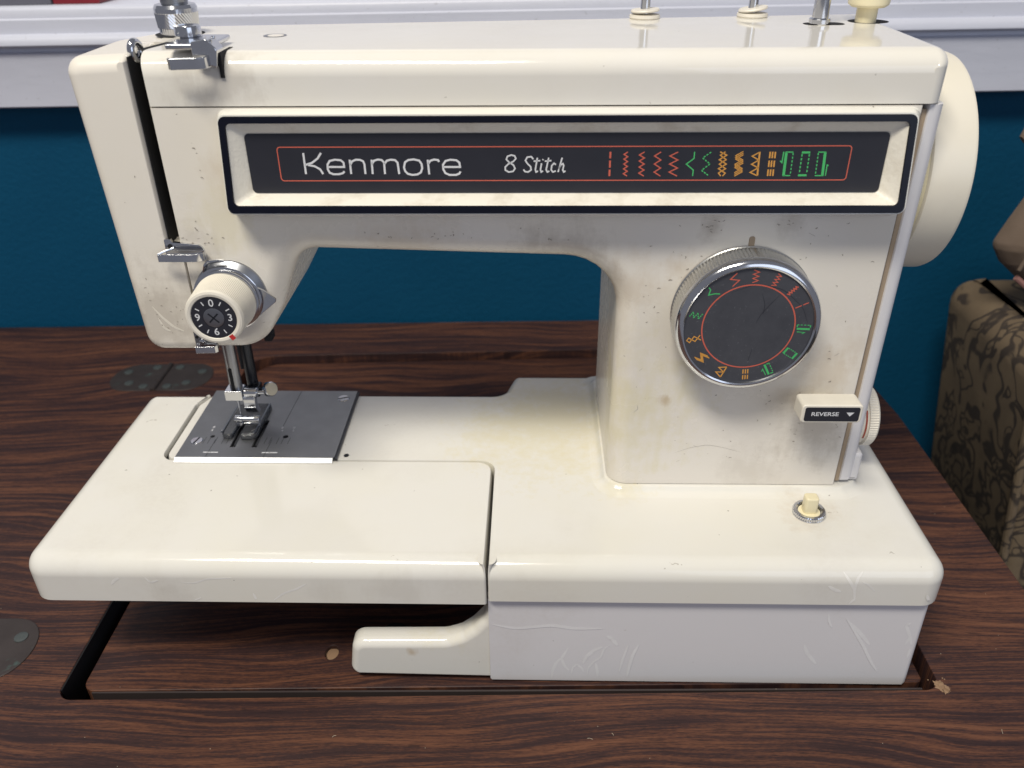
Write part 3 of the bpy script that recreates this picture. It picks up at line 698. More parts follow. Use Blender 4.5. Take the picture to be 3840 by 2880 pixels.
# --- stitch panel
def PY(z): return 4.75 + (z - 17.85) * .19
def ringat(x0, x1, z0, z1, r, f): return [(a, f(b), b) for a, b in rrect(x0, x1, z0, z1, r)[0]]
fr = MB().rings([ringat(-10.0, 16.72, 13.78, 18.08, .35, lambda z: YF + .1), ringat(-9.85, 16.46, 14.27, 17.93, .3, lambda z: PY(z) + .02), ringat(-9.6, 16.2, 14.5, 17.7, .3, lambda z: PY(z) + .03)], False, False)
panel = obj('stitch_panel', fr, BASEC, SM, angle=30, wn=False)
bz = MB().rings([ringat(-9.6, 16.2, 14.53, 17.7, .22, lambda z: PY(z)), ringat(-9.5, 16.1, 14.62, 17.6, .2, lambda z: PY(z) + .1), ringat(-9.04, 15.68, 14.80, 17.2, .2, lambda z: 5.0), ringat(-9.0, 15.64, 14.84, 17.16, .2, lambda z: 5.04)], False, True)
obj('bezel', bz, BEZEL, panel, angle=30, wn=False)
tr = MB().rings([ringat(-9.80, 16.40, 14.32, 17.88, .25, lambda z: PY(z) + .04), ringat(-9.80, 16.40, 14.32, 17.88, .25, lambda z: PY(z) - .03), ringat(-9.79, 16.39, 14.33, 17.87, .24, lambda z: PY(z) - .05),
                 ringat(-9.545, 16.145, 14.585, 17.635, .19, lambda z: PY(z) - .05), ringat(-9.53, 16.13, 14.60, 17.62, .18, lambda z: PY(z) + .02)], False, False)
obj('trim_frame', tr, NAVY, panel, angle=30, wn=False)
pl = MB().loft(*rrect(-9.0, 15.64, 14.84, 17.17, .18), .02, 4.985, 5.1, FR, seg=2)
plate = obj('panel_plate', pl, PLATE, panel)
YP = 4.978
front_strokes('brand_lettering', KEN, .078, YP, WHITEP, plate)
front_strokes('model_lettering', STI, .058, YP, WHITEP, plate)
bl = rrect(-7.79, 14.28, 15.34, 16.66, .12)[0]; bl = bl + [bl[0]]
front_strokes('border_line', [bl], .04, YP, REDP, plate)
PC = {'red': REDP, 'green': GREENP, 'orange': ORANP}
for grp in SYM:
    mb = MB()
    for c, w, ss in grp:
        for s in ss: mb.ribbon(s, w, lambda a, b: (a, YP, b))
    obj('stitch_symbol', mb, PC[grp[0][0]], plate, wn=False, smooth=False, recalc=False)

# --- stitch dial
DC = (11.05, 9.53)
dial = obj('stitch_dial', MB().lathe([(2.9, 0.0), (3.02, .03), (3.02, .08), (2.97, .12, .0), (2.97, .13, .025), (2.97, 1.18, .025), (2.97, 1.2), (2.6, 1.22)], (DC[0], YF, DC[1]), '-y', 240), KNURL, SM, angle=12, wn=False)
obj('dial_rim', MB().lathe([(2.99, 1.15), (3.0, 1.25), (2.95, 1.4), (2.84, 1.5), (2.72, 1.52), (2.66, 1.48), (2.63, 1.38), (2.5, 1.36)], (DC[0], YF, DC[1]), '-y', 96, False, False), CHROME, dial)
DY = YF - 1.41
dface = obj('dial_face', MB().lathe([(2.64, 1.3), (2.64, 1.41), (0.0001, 1.41)], (DC[0], YF, DC[1]), '-y', 96, True, False), DIALF, dial)
for st_ in ([(.35, 1.55), (.55, 1.0), (.52, .6)], [(1.1, 1.5), (.7, .95), (.42, .55), (.3, .2)], [(-.9, 1.55), (.1, 1.95), (1.2, 1.7), (2.1, .9), (2.4, .2)], [(.3, -1.0), (.2, -1.6)]):
    mb = taper_strokes([st_], .03, DY - .004); mb.v = [(DC[0] + x, y, DC[1] + z) for x, y, z in mb.v]
    obj('scratch', mb, PLATE, dial, wn=False, smooth=False)
ring = [(1.9 * cos(2 * pi * k / 96), 1.9 * sin(2 * pi * k / 96)) for k in range(97)]
obj('ring_line', MB().ribbon(ring, .055, lambda a, b: (DC[0] + a, DY - .006, DC[1] + b)), REDP, dial, wn=False, smooth=False, recalc=False)
def zz(n, amp, L): return [((amp if i % 2 else -amp), -L / 2 + L * i / n) for i in range(n + 1)]
def dsh(p, q, n, d=.6): return [[(p[0] + (q[0] - p[0]) * t, p[1] + (q[1] - p[1]) * t) for t in (i / n, (i + d) / n)] for i in range(n)]
z5 = zz(3, .15, .46)
DS = [(136, 'green', [([(.15, -.27), (.02, -.12), (-.2, .02), (.0, .14), (.02, .27)], .05)]),
      (111, 'red', [(zz(3, .16, .5), .045)]), (90, 'red', [(zz(6, .11, .55), .045)]), (68, 'red', [(zz(8, .09, .55), .045)]), (46.5, 'red', [(zz(9, .05, .5), .05)]),
      (26, 'red', [([(0, -.28), (0, -.02)], .045), ([(0, .04), (0, .28)], .045)]),
      (-2, 'green', [([(.0, -.27), (.0, .27)], .09), ([(.0, .27), (-.0, .27)], .05), ([(.14, -.24), (.16, .1), (.22, -.02)], .04)] + [(s, .04) for s in dsh((-.18, -.28), (-.18, .28), 4)] + [([(-.18, .27), (-.08, .27)], .05), ([(-.18, -.27), (-.08, -.27)], .05)]),
      (-32.5, 'green', [([(-.16, -.24), (.16, -.24)], .09), ([(-.16, .24), (.16, .24)], .09)] + [(s, .04) for s in dsh((-.15, -.2), (-.15, .2), 4) + dsh((.15, -.2), (.15, .2), 4)]),
      (-62, 'green', [([(.02, -.27), (.02, .27)], .09), ([(.15, .24), (.16, -.1), (.24, .0)], .04)] + [(s, .04) for s in dsh((-.18, -.25), (-.18, .25), 4)] + [([(-.18, .25), (-.06, .25)], .05), ([(-.18, -.25), (-.06, -.25)], .05)]),
      (-85.5, 'orange', [([(o, s0), (o, s0 + .21)], .05) for o in (-.1, 0, .1) for s0 in (-.26, .02)]),
      (-113, 'orange', [([(-.14, -.27), (-.14, .27)], .055), ([(-.14, .27), (.16, .12), (-.14, 0), (.16, -.12), (-.14, -.27)], .05)]),
      (-140.5, 'orange', [([(a + o, b) for a, b in z5], .04) for o in (-.07, 0, .07)]),
      (-165.5, 'orange', [([(-.12, -.3), (.12, -.05), (-.12, .18), (.0, .28), (.1, .18), (-.12, -.05), (.12, -.3)], .045)]),
      (166.5, 'green', [(s, .045) for i in range(5) for s in dsh((-.13 if i % 2 else .13, -.25 + .1 * i), (.13 if i % 2 else -.13, -.15 + .1 * i), 3, .68)])]
for ang, c, ss in DS:
    th_ = radians(ang); rh = Vector((cos(th_), sin(th_))); tn = Vector((sin(th_), -cos(th_)))
    mb = MB()
    for s, w in ss:
        def mp(a, b):
            p = rh * (2.27 + b) + tn * a
            return (DC[0] + p.x, DY - .006, DC[1] + p.y)
        mb.ribbon(s, w, mp)
    obj('stitch_symbol', mb, PC[c], dial, wn=False, smooth=False, recalc=False)
# dial pointer on the housing
obj('index_mark', MB().loft(*rrect(10.95, 11.2, 12.32, 12.95, .12), .03, YF - .03, YF + .1, FR, seg=2), BEIGE, SM)

# handling flecks and nicks on the front of the housing, and stray hairs
fk = []; rf = random.Random(21)
for cx, cz, sx_, sz_, n_ in ((9.4, 13.35, .35, .15, 12), (12.4, 13.4, .3, .12, 6), (8.3, 11.7, .5, .5, 9), (7.3, 10.4, .3, .6, 8), (15.0, 4.5, .7, .3, 10), (15.3, 3.5, .9, .4, 14), (14.2, 5.0, .3, .2, 5), (13.6, 12.3, 1.2, .5, 7), (10.5, 4.8, 1.8, 1.6, 16), (15.5, 8.5, .7, 2, 8),
                            (-11.7, 12.75, .6, .2, 12), (-11.2, 13.0, .4, .2, 6), (-14.0, 9.6, .5, .6, 14), (-13.2, 9.0, .4, .4, 8), (-2.5, 12.95, 1.6, .08, 14), (3.2, 12.9, .8, .2, 8), (-14.2, 13.5, .5, 2.5, 8), (-11.4, 15.8, .5, 1.2, 6)):
    for k in range(n_):
        x = rf.gauss(cx, sx_); z = rf.gauss(cz, sz_); a_ = rf.uniform(0, pi); L = rf.uniform(.02, .11)
        if (x > -12.4 and x < -8.9 and z < 12.2) or x > 16.6 or z > 13.7 and x > -9.9 or (-8.6 < x < 6.6 and z < 12.75) or (-12.62 > x > -13.2 and z > 12.4) or x < -14.5 or z < 1.0 or (x - DC[0]) ** 2 + (z - DC[1]) ** 2 < 9.3: continue
        fk.append([(x, z), (x + L * cos(a_), z + L * sin(a_) * .7), (x + 1.5 * L * cos(a_ + .5), z + L * sin(a_ + .5))])
obj('dirt_fleck', taper_strokes(fk, .045, YF - .004), DIRT, housing, wn=False, smooth=False, kind='stuff')
hr_ = [[(8.9, 2.15), (9.6, 2.45), (10.4, 2.62), (11.2, 2.45), (12.0, 2.2)], [(13.3, 13.1), (13.6, 12.95)], [(6.9, 6.6), (7.05, 6.75)], [(6.8, 4.4), (7.0, 4.6), (6.95, 4.8)], [(9.0, 1.6), (9.2, 1.75)], [(15.4, 7.4), (15.6, 7.55)]]
obj('lint_hair', taper_strokes(hr_, .022, YF - .004), HAIRM, housing, wn=False, smooth=False, kind='stuff')
# --- reverse lever
pts, ws = rrect(13.72, 16.33, 5.2, 6.1, .16)
def RV(a, b, d): t = (d - 3.2) / 1.2; return (a + .05 * t, d, b - .12 * t)
lev = obj('reverse_lever', MB().loft(pts, ws, .07, 3.2, 4.4, RV, seg=4, rb=.1), IVORY, SM, angle=40)
obj('lever_stem', MB().box(14.6, 15.6, 4.3, 5.3, 4.75, 5.25), IVORY, lev, bevel=.05)
obj('lever_label', MB().loft(*rrect(13.86, 16.2, 5.29, 5.99, .1), .01, 3.185, 3.3, FR, seg=2), PLATE, lev)
gl = glyph('REVERSE', .27, lambda a, b: (14.72 + a * 1.16, 3.178, 5.655 + b), .005); obj('lettering', gl, WHITEP, lev, wn=False, smooth=False)
obj('arrow_mark', MB().add([(15.62, 3.178, 5.75), (15.96, 3.178, 5.75), (15.79, 3.178, 5.55)], [(0, 2, 1)]), WHITEP, lev, wn=False, smooth=False)

# --- handwheel
HW = (0, 10.5, 14.45)
hw = obj('handwheel', MB().lathe([(3.0, 17.66), (4.5, 17.95), (4.64, 18.0), (4.66, 18.1), (4.66, 19.55), (4.6, 19.70), (4.45, 19.76), (3.4, 19.74)], HW, 'x', 128), WHEEL, SM, angle=40)
obj('inner_flange', MB().lathe([(4.3, 17.63), (4.42, 17.66), (4.5, 18.05)], HW, 'x', 96, True, False), WAXY, hw)
# --- stitch length dial
LC = (0, 7.7, 2.75)
ld = obj('stitch_length_dial', MB().lathe([(1.35, 17.62), (1.38, 17.66), (1.4, 18.22), (1.5, 18.24), (1.5, 18.26, .018), (1.5, 18.62, .018), (1.5, 18.64), (1.42, 18.72), (1.2, 18.75)], LC, 'x', 150), IVORY, SM, angle=12, wn=False)
def arc_mark(name, x, a0, a1, w, mat, blob=False):
    mb = MB(); n = 14; vs = []; fs = []
    for k in range(n + 1):
        a = radians(a0 + (a1 - a0) * k / n); ww = w * (1.9 if blob and k > 9 else 1)
        for dx in (-ww / 2, ww / 2): vs.append((x + dx, LC[1] - 1.412 * cos(a), LC[2] + 1.412 * sin(a)))
    for k in range(n): fs.append((2 * k, 2 * k + 1, 2 * k + 3, 2 * k + 2))
    obj(name, mb.add(vs, fs), mat, ld, wn=False)
arc_mark('red_mark', 18.1, 40, -22, .09, plain('rust_red_mark', (.36, .07, .04), .5))
arc_mark('green_mark', 17.84, 0, -48, .1, GREENB, True)

# --- feed-drop push button
BC = (15.05, 3.4, 0)
bt = obj('drop_feed_button', MB().lathe([(.72, -.02), (.74, .02), (.74, .06), (.73, .08, .02), (.73, .22, .02), (.70, .27), (.58, .28), (.54, .2), (.54, .05)], BC, 'z', 84, False, True), CHROME, SM, angle=18, wn=False)
obj('button_washer', MB().lathe([(.50, .02), (.50, .16), (.2, .18)], BC, 'z', 32), WAXY, bt)
bx = MB().loft(*rrect(14.74, 15.36, 3.15, 3.7, .14), .1, 1.02, .05, PLAN, seg=4)
obj('button_cap', bx, WAXY, bt)

# --- tension dial
TC = (-10.72, YF, 10.40)
td = obj('tension_dial', MB().lathe([(1.15, .88), (1.27, .9), (1.27, .93, .010), (1.19, 2.32, .010), (1.18, 2.34), (1.14, 2.43), (1.05, 2.46), (.95, 2.44), (.92, 2.40), (.5, 2.4)], TC, '-y', 232), IVORY, SM, angle=10, wn=False)
TY = YF - 2.415
tf = obj('number_ring', MB().lathe([(.92, 2.405), (.92, 2.415), (.38, 2.415)], TC, '-y', 64), PLATE, td)
for ch, dx, dz in (('0', 0, .64), ('3', .66, 0), ('6', 0, -.64), ('9', -.66, 0)):
    obj('numeral', glyph(ch, .44, lambda a, b: (TC[0] + dx + a, TY - .006, TC[2] + dz + b), .004), WHITEP, td, wn=False, smooth=False)
for k in range(12):
    if k % 3 == 0: continue
    a = pi / 2 - k * pi / 6
    mb = MB().ribbon([(.62 * cos(a), .62 * sin(a)), (.80 * cos(a), .80 * sin(a))], .045, lambda p, q: (TC[0] + p, TY - .006, TC[2] + q))
    obj('tick_mark', mb, WHITEP, td, wn=False, smooth=False, recalc=False)
a = radians(-54)
obj('red_index', MB().ribbon([(.94 * cos(a), .94 * sin(a)), (1.17 * cos(a), 1.17 * sin(a))], .2, lambda p, q: (TC[0] + p, YF - 2.47, TC[2] + q)), REDB, td, wn=False, smooth=False, recalc=False)
hub = obj('centre_screw', MB().lathe([(.42, 2.40), (.42, 2.43), (.36, 2.45), (.0001, 2.45)], TC, '-y', 40, True, False), STEEL, td)
xs = MB()
for ang in (45, 135):
    c_, s_ = cos(radians(ang)), sin(radians(ang))
    xs.ribbon([(-.28 * c_, -.28 * s_), (.28 * c_, .28 * s_)], .07, lambda p, q: (TC[0] + p, YF - 2.456, TC[2] + q))
obj('cross_slot', xs, STEELD, td, wn=False, smooth=False, recalc=False)
obj('tension_disc', MB().lathe([(1.3, .72), (1.36, .76), (1.36, .82), (1.2, .88)], TC, '-y', 64), CHROME, td)
obj('tension_disc', MB().lathe([(1.2, .5), (1.42, .56), (1.44, .62), (1.3, .70)], TC, '-y', 64), CHROME, td)
obj('back_plate', MB().lathe([(1.5, -.05), (1.5, .12), (1.42, .2), (1.1, .5)], TC, '-y', 64), STEEL, td)
tab = MB().loft([(-9.55, 9.55), (-8.75, 10.2), (-8.72, 10.35), (-9.2, 10.75), (-9.5, 10.9)], [1] * 5, .02, 4.68, 4.76, FR, seg=2)
obj('thread_tab', tab, CHROME, td)
obj('check_spring', MB().tube([(-11.6, 4.9, 10.3), (-11.95, 4.85, 10.3), (-12.2, 4.85, 10.5), (-12.22, 4.85, 10.7), (-12.0, 4.85, 10.85), (-11.7, 4.9, 10.75)], .03, 8), CHROME, td)
obj('thread_hook', MB().tube([(-11.7, 5.0, 11.25), (-11.55, 4.8, 11.6), (-11.45, 4.75, 11.85), (-11.3, 4.75, 12.0), (-10.9, 4.75, 12.05), (-10.65, 4.8, 12.02)], [.06, .08, .09, .09, .08, .05], 8), CHROME, td)

# --- thread guides on the head
def guide(path, z0, z1, th):
    """bent strip: XY path with thickness th, from z0 to z1"""
    mb = MB(); P = [Vector(p) for p in path]; L = []; R = []
    for i, p in enumerate(P):
        d = (P[min(i + 1, len(P) - 1)] - P[max(i - 1, 0)]).normalized(); nn = Vector((-d.y, d.x)) * th / 2
        L.append(p + nn); R.append(p - nn)
    ring = [(q.x, q.y) for q in L] + [(q.x, q.y) for q in reversed(R)]
    return mb.rings([[(x, y, z0) for x, y in ring], [(x, y, z1) for x, y in ring]])
g1 = guide([(-13.15, 5.12), (-12.4, 5.12), (-11.62, 5.1), (-11.47, 5.02), (-11.44, 4.9), (-11.5, 4.75), (-11.62, 4.66), (-11.9, 4.62), (-13.3, 4.62)], 12.05, 12.38, .06)
gd = obj('thread_guide', g1, CHROME, SM, bevel=.012, bseg=2)
obj('guide_plate', MB().loft(*rpoly([(-13.15, 12.05, 0, 1), (-11.5, 12.05, .1, 1), (-11.55, 12.6, .3, 1), (-12.8, 12.72, .1, 1), (-12.85, 12.85, .05, 1), (-13.12, 12.85, .05, 1)]), .02, 5.1, 5.25, FR, seg=2), CHROME, gd)
obj('guide_slot', MB().lathe([(.1, 0), (.1, .02)], (-12.9, 5.095, 12.55), '-y', 16), BLACK, gd)
obj('guide_wire', MB().tube([(-13.3, 4.66, 12.36), (-13.0, 4.85, 12.45), (-12.75, 5.05, 12.48)], .05, 8), CHROME, gd)
g2 = guide([(-12.75, 5.1), (-12.0, 5.1), (-11.82, 5.05), (-11.78, 4.95), (-11.85, 4.84), (-12.7, 4.8)], 7.66, 7.98, .06)
gd2 = obj('thread_guide', g2, CHROME, SM, bevel=.012, bseg=2)
obj('guide_plate', MB().loft(*rpoly([(-12.78, 7.66, 0, 1), (-11.8, 7.66, .1, 1), (-11.85, 8.25, .25, 1), (-12.5, 8.4, .05, 1), (-12.55, 8.6, .05, 1), (-12.78, 8.6, .05, 1)]), .02, 5.12, 5.25, FR, seg=2), STEEL, gd2)
obj('guide_screw', MB().lathe([(.15, 0), (.13, .04), (.0001, .05)], (-12.45, 5.1, 8.08), '-y', 16), CHROME, gd2)
obj('guide_slot', MB().lathe([(.07, 0), (.07, .02)], (-12.65, 5.1, 8.3), '-y', 12), BLACK, gd2)

# --- needle plate (free arm bed)
def rc_(x0, x1, y0, y1): return [(x0, y0), (x1, y0), (x1, y1), (x0, y1)]
def cir(x, y, r, n=20, sx=1): return [(x + r * sx * cos(2 * pi * k / n), y + r * sin(2 * pi * k / n)) for k in range(n)]
po = [(-16.22, 7.27), (-8.08, 7.27), (-7.98, 7.4), (-7.98, 13.87), (-16.22, 13.87)]
npl = sheet('needle_plate', [po, rc_(-13.66, -13.38, 8.2, 10.75), rc_(-12.52, -12.24, 8.2, 10.75), cir(-14.88, 9.17, .12), cir(-10.96, 9.18, .14), cir(-12.95, 10.1, .1, 12, 2.2)], .004, .2, PLATESTEEL, SM)
obj('plate_edge', MB().rings([[(x, y, z) for y, z in ((7.04, .06), (7.27, .2), (7.29, .203), (7.29, .02), (7.04, .02))] for x in (-16.22, -8.06)]), SATIN, npl)
obj('plate_side', MB().box(-7.985, -7.85, 7.3, 13.86, .02, .15), STEELD, npl)
obj('feed_recess', MB().box(-16.1, -8.1, 7.4, 13.7, .0045, .012), BLACK, npl)
fd = MB()
for x in (-13.47, -12.33):
    fd.box(x - .07, x + .07, 8.45, 10.4, .013, .12)
    for k in range(24): fd.rings([[(xx, 8.45 + k * .08, .12), (xx, 8.49 + k * .08, .17), (xx, 8.53 + k * .08, .12)] for xx in (x - .065, x + .065)])
obj('feed_dog', fd, STEELD, npl)
def slot_screw(x, y, z, r, ang, parent):
    s = obj('screw', MB().lathe([(r, 0), (r, .01), (r * .9, .045), (.0001, .05)], (x, y, z), 'z', 28, True, False), CHROME, parent)
    c_, s_ = cos(ang), sin(ang)
    obj('screw_slot', MB().ribbon([(-r * .85 * c_, -r * .85 * s_), (r * .85 * c_, r * .85 * s_)], r * .28, lambda a, b: (x + a, y + b, z + .056)), STEELD, parent, wn=False, smooth=False, recalc=False)
slot_screw(-15.59, 8.74, .195, .33, 1.3, npl); slot_screw(-8.63, 13.05, .195, .33, .35, npl)
obj('seam_line', MB().ribbon([(-11.36, 10.1), (-11.22, 13.85)], .03, lambda a, b: (a, b, .203)), STEELD, npl, wn=False, smooth=False, recalc=False)
for x0, x1 in ((-14.9, -14.53), (-14.5, -14.12), (-11.83, -11.46), (-11.43, -11.03)):
    gm = MB().ribbon([(x0, 7.72), (x1, 7.72)], .075, lambda a, b: (a, b, .203))
    obj('gauge_mark', gm, WHITEP, npl, wn=False, smooth=False, recalc=False)
gl2 = MB()
for x in (-15.2, -14.95, -14.6, -14.2, -13.95, -11.95, -11.7, -11.3, -11.05, -10.7): gl2.ribbon([(x, 8.5), (x + .02, 9.1)], .025, lambda a, b: (a, b, .203))
for x in (-14.65, -11.65): gl2.ribbon([(x, 7.3), (x + .03, 8.9)], .025, lambda a, b: (a, b, .203))
obj('guide_line', gl2, STEELD, npl, wn=False, smooth=False, recalc=False)
for t_, x, y in (('5', -15.1, 9.75), ('8', -15.1, 10.05), ('4', -14.55, 9.75), ('8', -14.5, 10.05), ('4', -11.3, 9.75), ('8', -11.35, 10.02), ('5', -10.7, 9.75), ('8', -10.72, 10.02)):
    obj('plate_numeral', glyph(t_, .26, lambda a, b: (x + a, y + b, .204)), WHITEP, npl, wn=False, smooth=False)
obj('latch_screw', MB().lathe([(.14, 0), (.14, .02), (.08, .01), (.0001, -.03)], (-7.47, 7.78, .0), 'z', 18, True, False), STEELD, basec)

# --- needle bar, presser bar and foot
nb = obj('needle_bar', MB().lathe([(.27, 2.5), (.27, 9)], (-13.42, 10.2, 0), 'z', 28), STEEL, SM)
obj('bar_flat', MB().box(-13.62, -13.46, 9.9, 10.0, 2.6, 3.9), BLACK, nb)
obj('bar_rod', MB().lathe([(.13, 2.5), (.13, 9)], (-13.75, 10.35, 0), 'z', 14), STEEL, nb)
obj('needle_clamp', MB().box(-14.0, -13.08, 9.72, 10.5, 2.08, 2.66), CHROME, nb, bevel=.04)
obj('clamp_screw', MB().lathe([(.24, -13.06), (.27, -13.02), (.27, -12.42), (.24, -12.38), (.1, -12.36), (.1, -12.0)], (0, 10.1, 2.4), 'x', 24), CHROME, nb)
obj('needle', MB().lathe([(.075, 2.1), (.07, 1.5), (.045, 1.35), (.042, .1), (.01, -.02)], (-13.5, 10.1, 0), 'z', 12), CHROME, nb)
pb = obj('presser_bar', MB().lathe([(.3, 2.0), (.3, 9)], (-13.02, 11.35, 0), 'z', 28), STEELD, SM)
obj('bar_guard', MB().box(-13.5, -13.2, 11.3, 11.5, 3.1, 8), STEELD, pb, bevel=.03)
obj('foot_clamp', MB().box(-13.3, -12.6, 10.9, 11.6, 1.6, 2.2), STEELD, pb, bevel=.06)
ts = MB()
u, v, w = Vector((.75, -.55, .36)).normalized(), None, None
v = u.cross(Vector((0, 0, 1))).normalized(); w = u.cross(v)
def disc(c, r0, h0, h1, n=28):
    rs = []
    for r, hh in ((r0 * .86, h0), (r0, h0 + .05), (r0, h1 - .05), (r0 * .88, h1)):
        rs.append([tuple(Vector(c) + u * hh + v * (r * cos(2 * pi * k / n)) + w * (r * sin(2 * pi * k / n))) for k in range(n)])
    return MB().rings(rs)
obj('thumb_screw', disc((-12.1, 11.0, 2.05), .40, 0, .35), CHROME, pb)
obj('thumb_shaft', MB().tube([(-12.7, 11.3, 1.85), (-12.0, 10.95, 2.1)], .1, 12), CHROME, pb)
shp = [(10.25, 2.15), (10.15, 1.9), (10.15, 1.4), (10.3, 1.05), (10.6, .8), (10.85, .9), (10.6, 1.2), (10.5, 1.5), (10.55, 1.9), (10.8, 2.2)]
foot = obj('presser_foot', MB().rings([[(x, y, z) for y, z in shp] for x in (-13.28, -12.62)]), CHROME, SM, bevel=.05)
obj('foot_hinge', MB().lathe([(.2, -13.75), (.22, -13.72), (.22, -13.33), (.17, -13.31), (.17, -12.9), (.22, -12.88), (.22, -12.46), (.2, -12.43)], (0, 9.85, .88), 'x', 20), CHROME, foot)
obj('foot_bracket', MB().box(-13.75, -12.43, 9.7, 9.9, .5, .72), CHROME, foot, bevel=.03)
so, _ = rpoly([(-14.35, 8.95, .35, 1), (-13.75, 8.95, .15, 1), (-13.65, 10.2, .1, 1), (-13.35, 10.2, .1, 1), (-13.3, 8.85, .15, 1), (-12.4, 8.85, .3, 1), (-12.45, 12.1, .2, 1), (-14.2, 12.1, .3, 1)], 5)
obj('foot_sole', MB().loft(so, [1] * len(so), .08, .47, .26, PLAN, seg=3), SMOKE, foot)
rail = MB()
for x in (-14.3, -12.55): rail.tube([(x, 8.95, .62), (x, 9.2, .5), (x, 10.3, .5), (x + .02, 12.0, .5)], .05, 8)
obj('foot_edge', rail, STEEL, foot)
obj('presser_lifter', MB().box(-12.3, -11.85, 12.2, 12.9, 4.3, 4.8), BLACK, SM, bevel=.1)

# --- fittings on the top cover
ZTOP = 20.05
def knurl_rings(r0, r1, h0, h1, n=180, rows=14, lean_=1.0, amp=.012):
    rs = []
    for j in range(rows + 1):
        h = h0 + (h1 - h0) * j / rows; r = r0 + (r1 - r0) * j / rows; ring = []
        for i in range(n):
            a_ = 2 * pi * i / n; ring.append((r + amp * (1 if (i + j) % 4 < 2 else -1), h, a_))
        rs.append(ring)
    return rs
KC = Vector((-12.72, 10.15, ZTOP))
kn = MB()
krs = [[(.80, 0.0, 2 * pi * i / 180) for i in range(180)], [(.80, .26, 2 * pi * i / 180) for i in range(180)]] + knurl_rings(.82, .86, .28, .84) + \
      [[(r, h, 2 * pi * i / 180) for i in range(180)] for r, h in ((.87, .86), (.87, 1.02), (.80, 1.15), (.6, 1.2))]
kn.rings([[(KC.x + r * cos(a_), KC.y + r * sin(a_), KC.z + h) for r, h, a_ in rr] for rr in krs])
pk = obj('pressure_knob', kn, CHROME, SM, angle=25, wn=False)
obj('knob_cap', MB().lathe([(.52, 1.18), (.55, 1.24), (.55, 1.44), (.5, 1.48), (.0001, 1.5)], KC, 'z', 40, True, False), STEEL, pk)
obj('knob_well', MB().lathe([(1.0, .003), (1.0, .006)], KC, 'z', 48), BLACK, pk)
# thread guide block at the front of the head top
blk = obj('upper_thread_guide', MB().loft(*rpoly([(-10.35, 19.85, .05, 1), (-9.5, 19.6, .05, 1), (-9.4, 20.25, .2, 1), (-9.75, 20.6, .12, 1), (-10.35, 20.5, .1, 1)]), .05, 4.85, 5.6, FR, seg=3), CHROME, SM)
obj('guide_top', MB().box(-11.45, -9.75, 5.2, 7.6, 20.18, 20.38), CHROME, blk, bevel=.07)
obj('guide_stud', MB().lathe([(.46, 20.38), (.5, 20.42), (.5, 20.72), (.46, 20.78), (.0001, 20.79)], (-11.2, 7.1, 0), 'z', 40, True, False), CHROME, blk)
hk = guide([(-9.75, 4.9), (-9.85, 4.62), (-10.05, 4.5), (-10.3, 4.48), (-10.75, 4.42), (-11.0, 4.36), (-11.12, 4.5)], 19.62, 20.02, .09)
obj('guide_hook', hk, CHROME, blk, bevel=.02, bseg=2)
obj('guide_pin', MB().lathe([(.07, 0), (.08, .03), (.06, .1), (.0001, .12)], (-9.6, 5.3, 20.55), 'z', 12, True, False), CHROME, blk)
obj('guide_slot', MB().box(-9.52, -9.38, 5.1, 6.6, 19.2, 20.065), BLACK, blk)
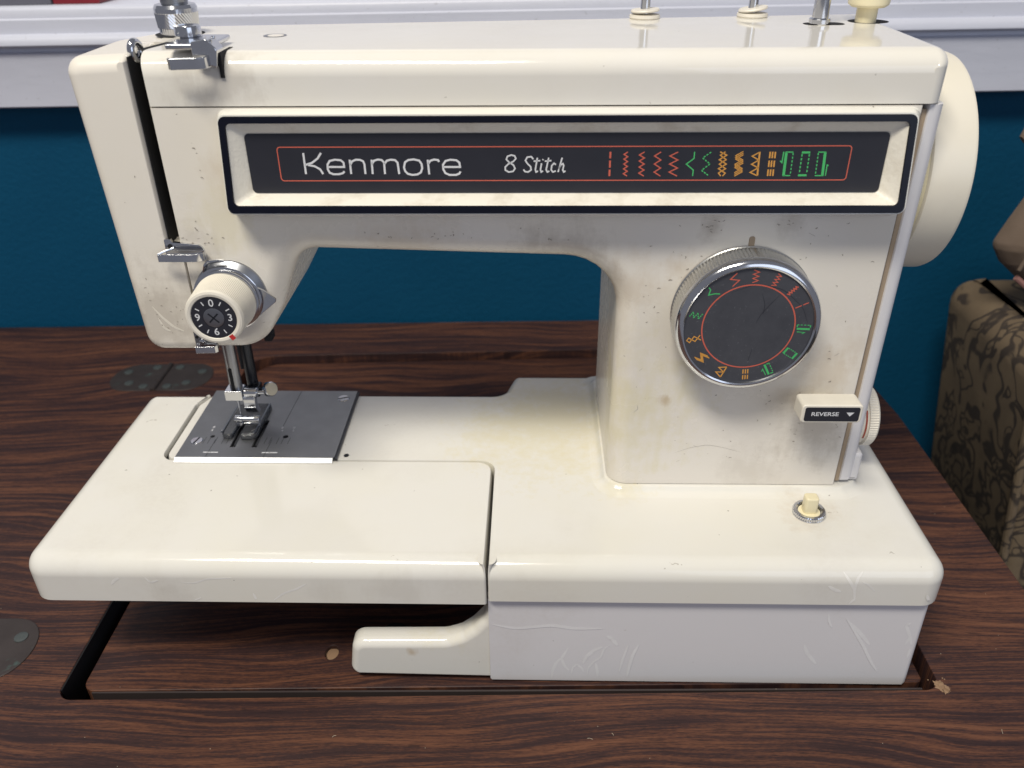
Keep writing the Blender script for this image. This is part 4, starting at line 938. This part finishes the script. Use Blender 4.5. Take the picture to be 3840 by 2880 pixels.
# eyelet of the take-up lever
ey = MB()
rs = []
for ph in range(25):
    a_ = 2 * pi * ph / 24; ring = []
    for k in range(12):
        b_ = 2 * pi * k / 12
        rr = .30 + .13 * cos(b_)
        ring.append((-13.0 + .15 * sin(b_) + .06 * cos(a_), 6.2 + rr * cos(a_) * .9, 20.0 + rr * 1.1 * sin(a_)))
    rs.append(ring)
ey.rings(rs, False, False)
eye = obj('take_up_eyelet', ey, CHROME, SM)
obj('take_up_arm', MB().tube([(-12.98, 6.4, 19.75), (-12.85, 6.9, 19.4), (-12.8, 8, 19.2)], .12, 10), STEELD, eye)
dimple = obj('oval_recess', MB().lathe([(.48, .003), (.47, .012), (.42, .012), (.36, .004)], (-8.52, 9.45, ZTOP), 'z', 40), STEEL, SM)
obj('recess_screw', MB().lathe([(.34, .005), (.3, .02), (.0001, .02)], (-8.5, 9.5, ZTOP), 'z', 24, True, False), HEADC, dimple)
def spool_pin(x, y, tilt):
    p = obj('spool_pin', MB().lathe([(.22, 0), (.22, 6), (.15, 6.2)], (x, y, ZTOP), 'z', 24), CHROME, SM)
    obj('pin_washer', MB().lathe([(.66, .0), (.70, .05), (.68, .16), (.4, .2)], (x, y, ZTOP), 'z', 40), IVORY, p)
    w_ = MB(); n = 40; rs = []
    for r, h in ((.25, .02), (.62, .0), (.65, .05), (.62, .11), (.25, .12)):
        rs.append([(x + r * cos(2 * pi * k / n), y + r * sin(2 * pi * k / n), ZTOP + .28 + h + tilt * r * cos(2 * pi * k / n)) for k in range(n)])
    obj('pin_washer', w_.rings(rs), IVORY, p)
spool_pin(7.18, 14.0, .06); spool_pin(12.1, 14.3, .14)
bw_ = obj('bobbin_winder', MB().lathe([(.42, 0), (.45, .04), (.45, .2), (.42, .24), (.34, .26), (.34, 5.5)], (14.42, 11.85, ZTOP), 'z', 32), CHROME, SM)
sl, sw = rpoly([(13.75, 11.45, .4, 1), (15.5, 11.45, .4, 1), (15.5, 12.3, .4, 1), (13.75, 12.3, .4, 1)])
obj('winder_slot', MB().rings([[(a, b, ZTOP + z) for a, b in sl] for z in (.002, .006)]), BLACK, bw_)
st = obj('winder_stop', MB().lathe([(.44, 0), (.44, .62), (.46, .64)], (16.55, 12.35, ZTOP), 'z', 32), WAXY, SM)
obj('stop_cap', MB().lathe([(.7, .62), (.84, .72), (.86, .8), (.86, 2.2), (.8, 2.3)], (16.55, 12.35, ZTOP), 'z', 40), WAXY, st)
sl2 = cir(16.75, 12.55, .75, 32, 1.15)
obj('stop_slot', MB().rings([[(a, b, ZTOP + z) for a, b in sl2] for z in (.002, .006)]), BLACK, st)
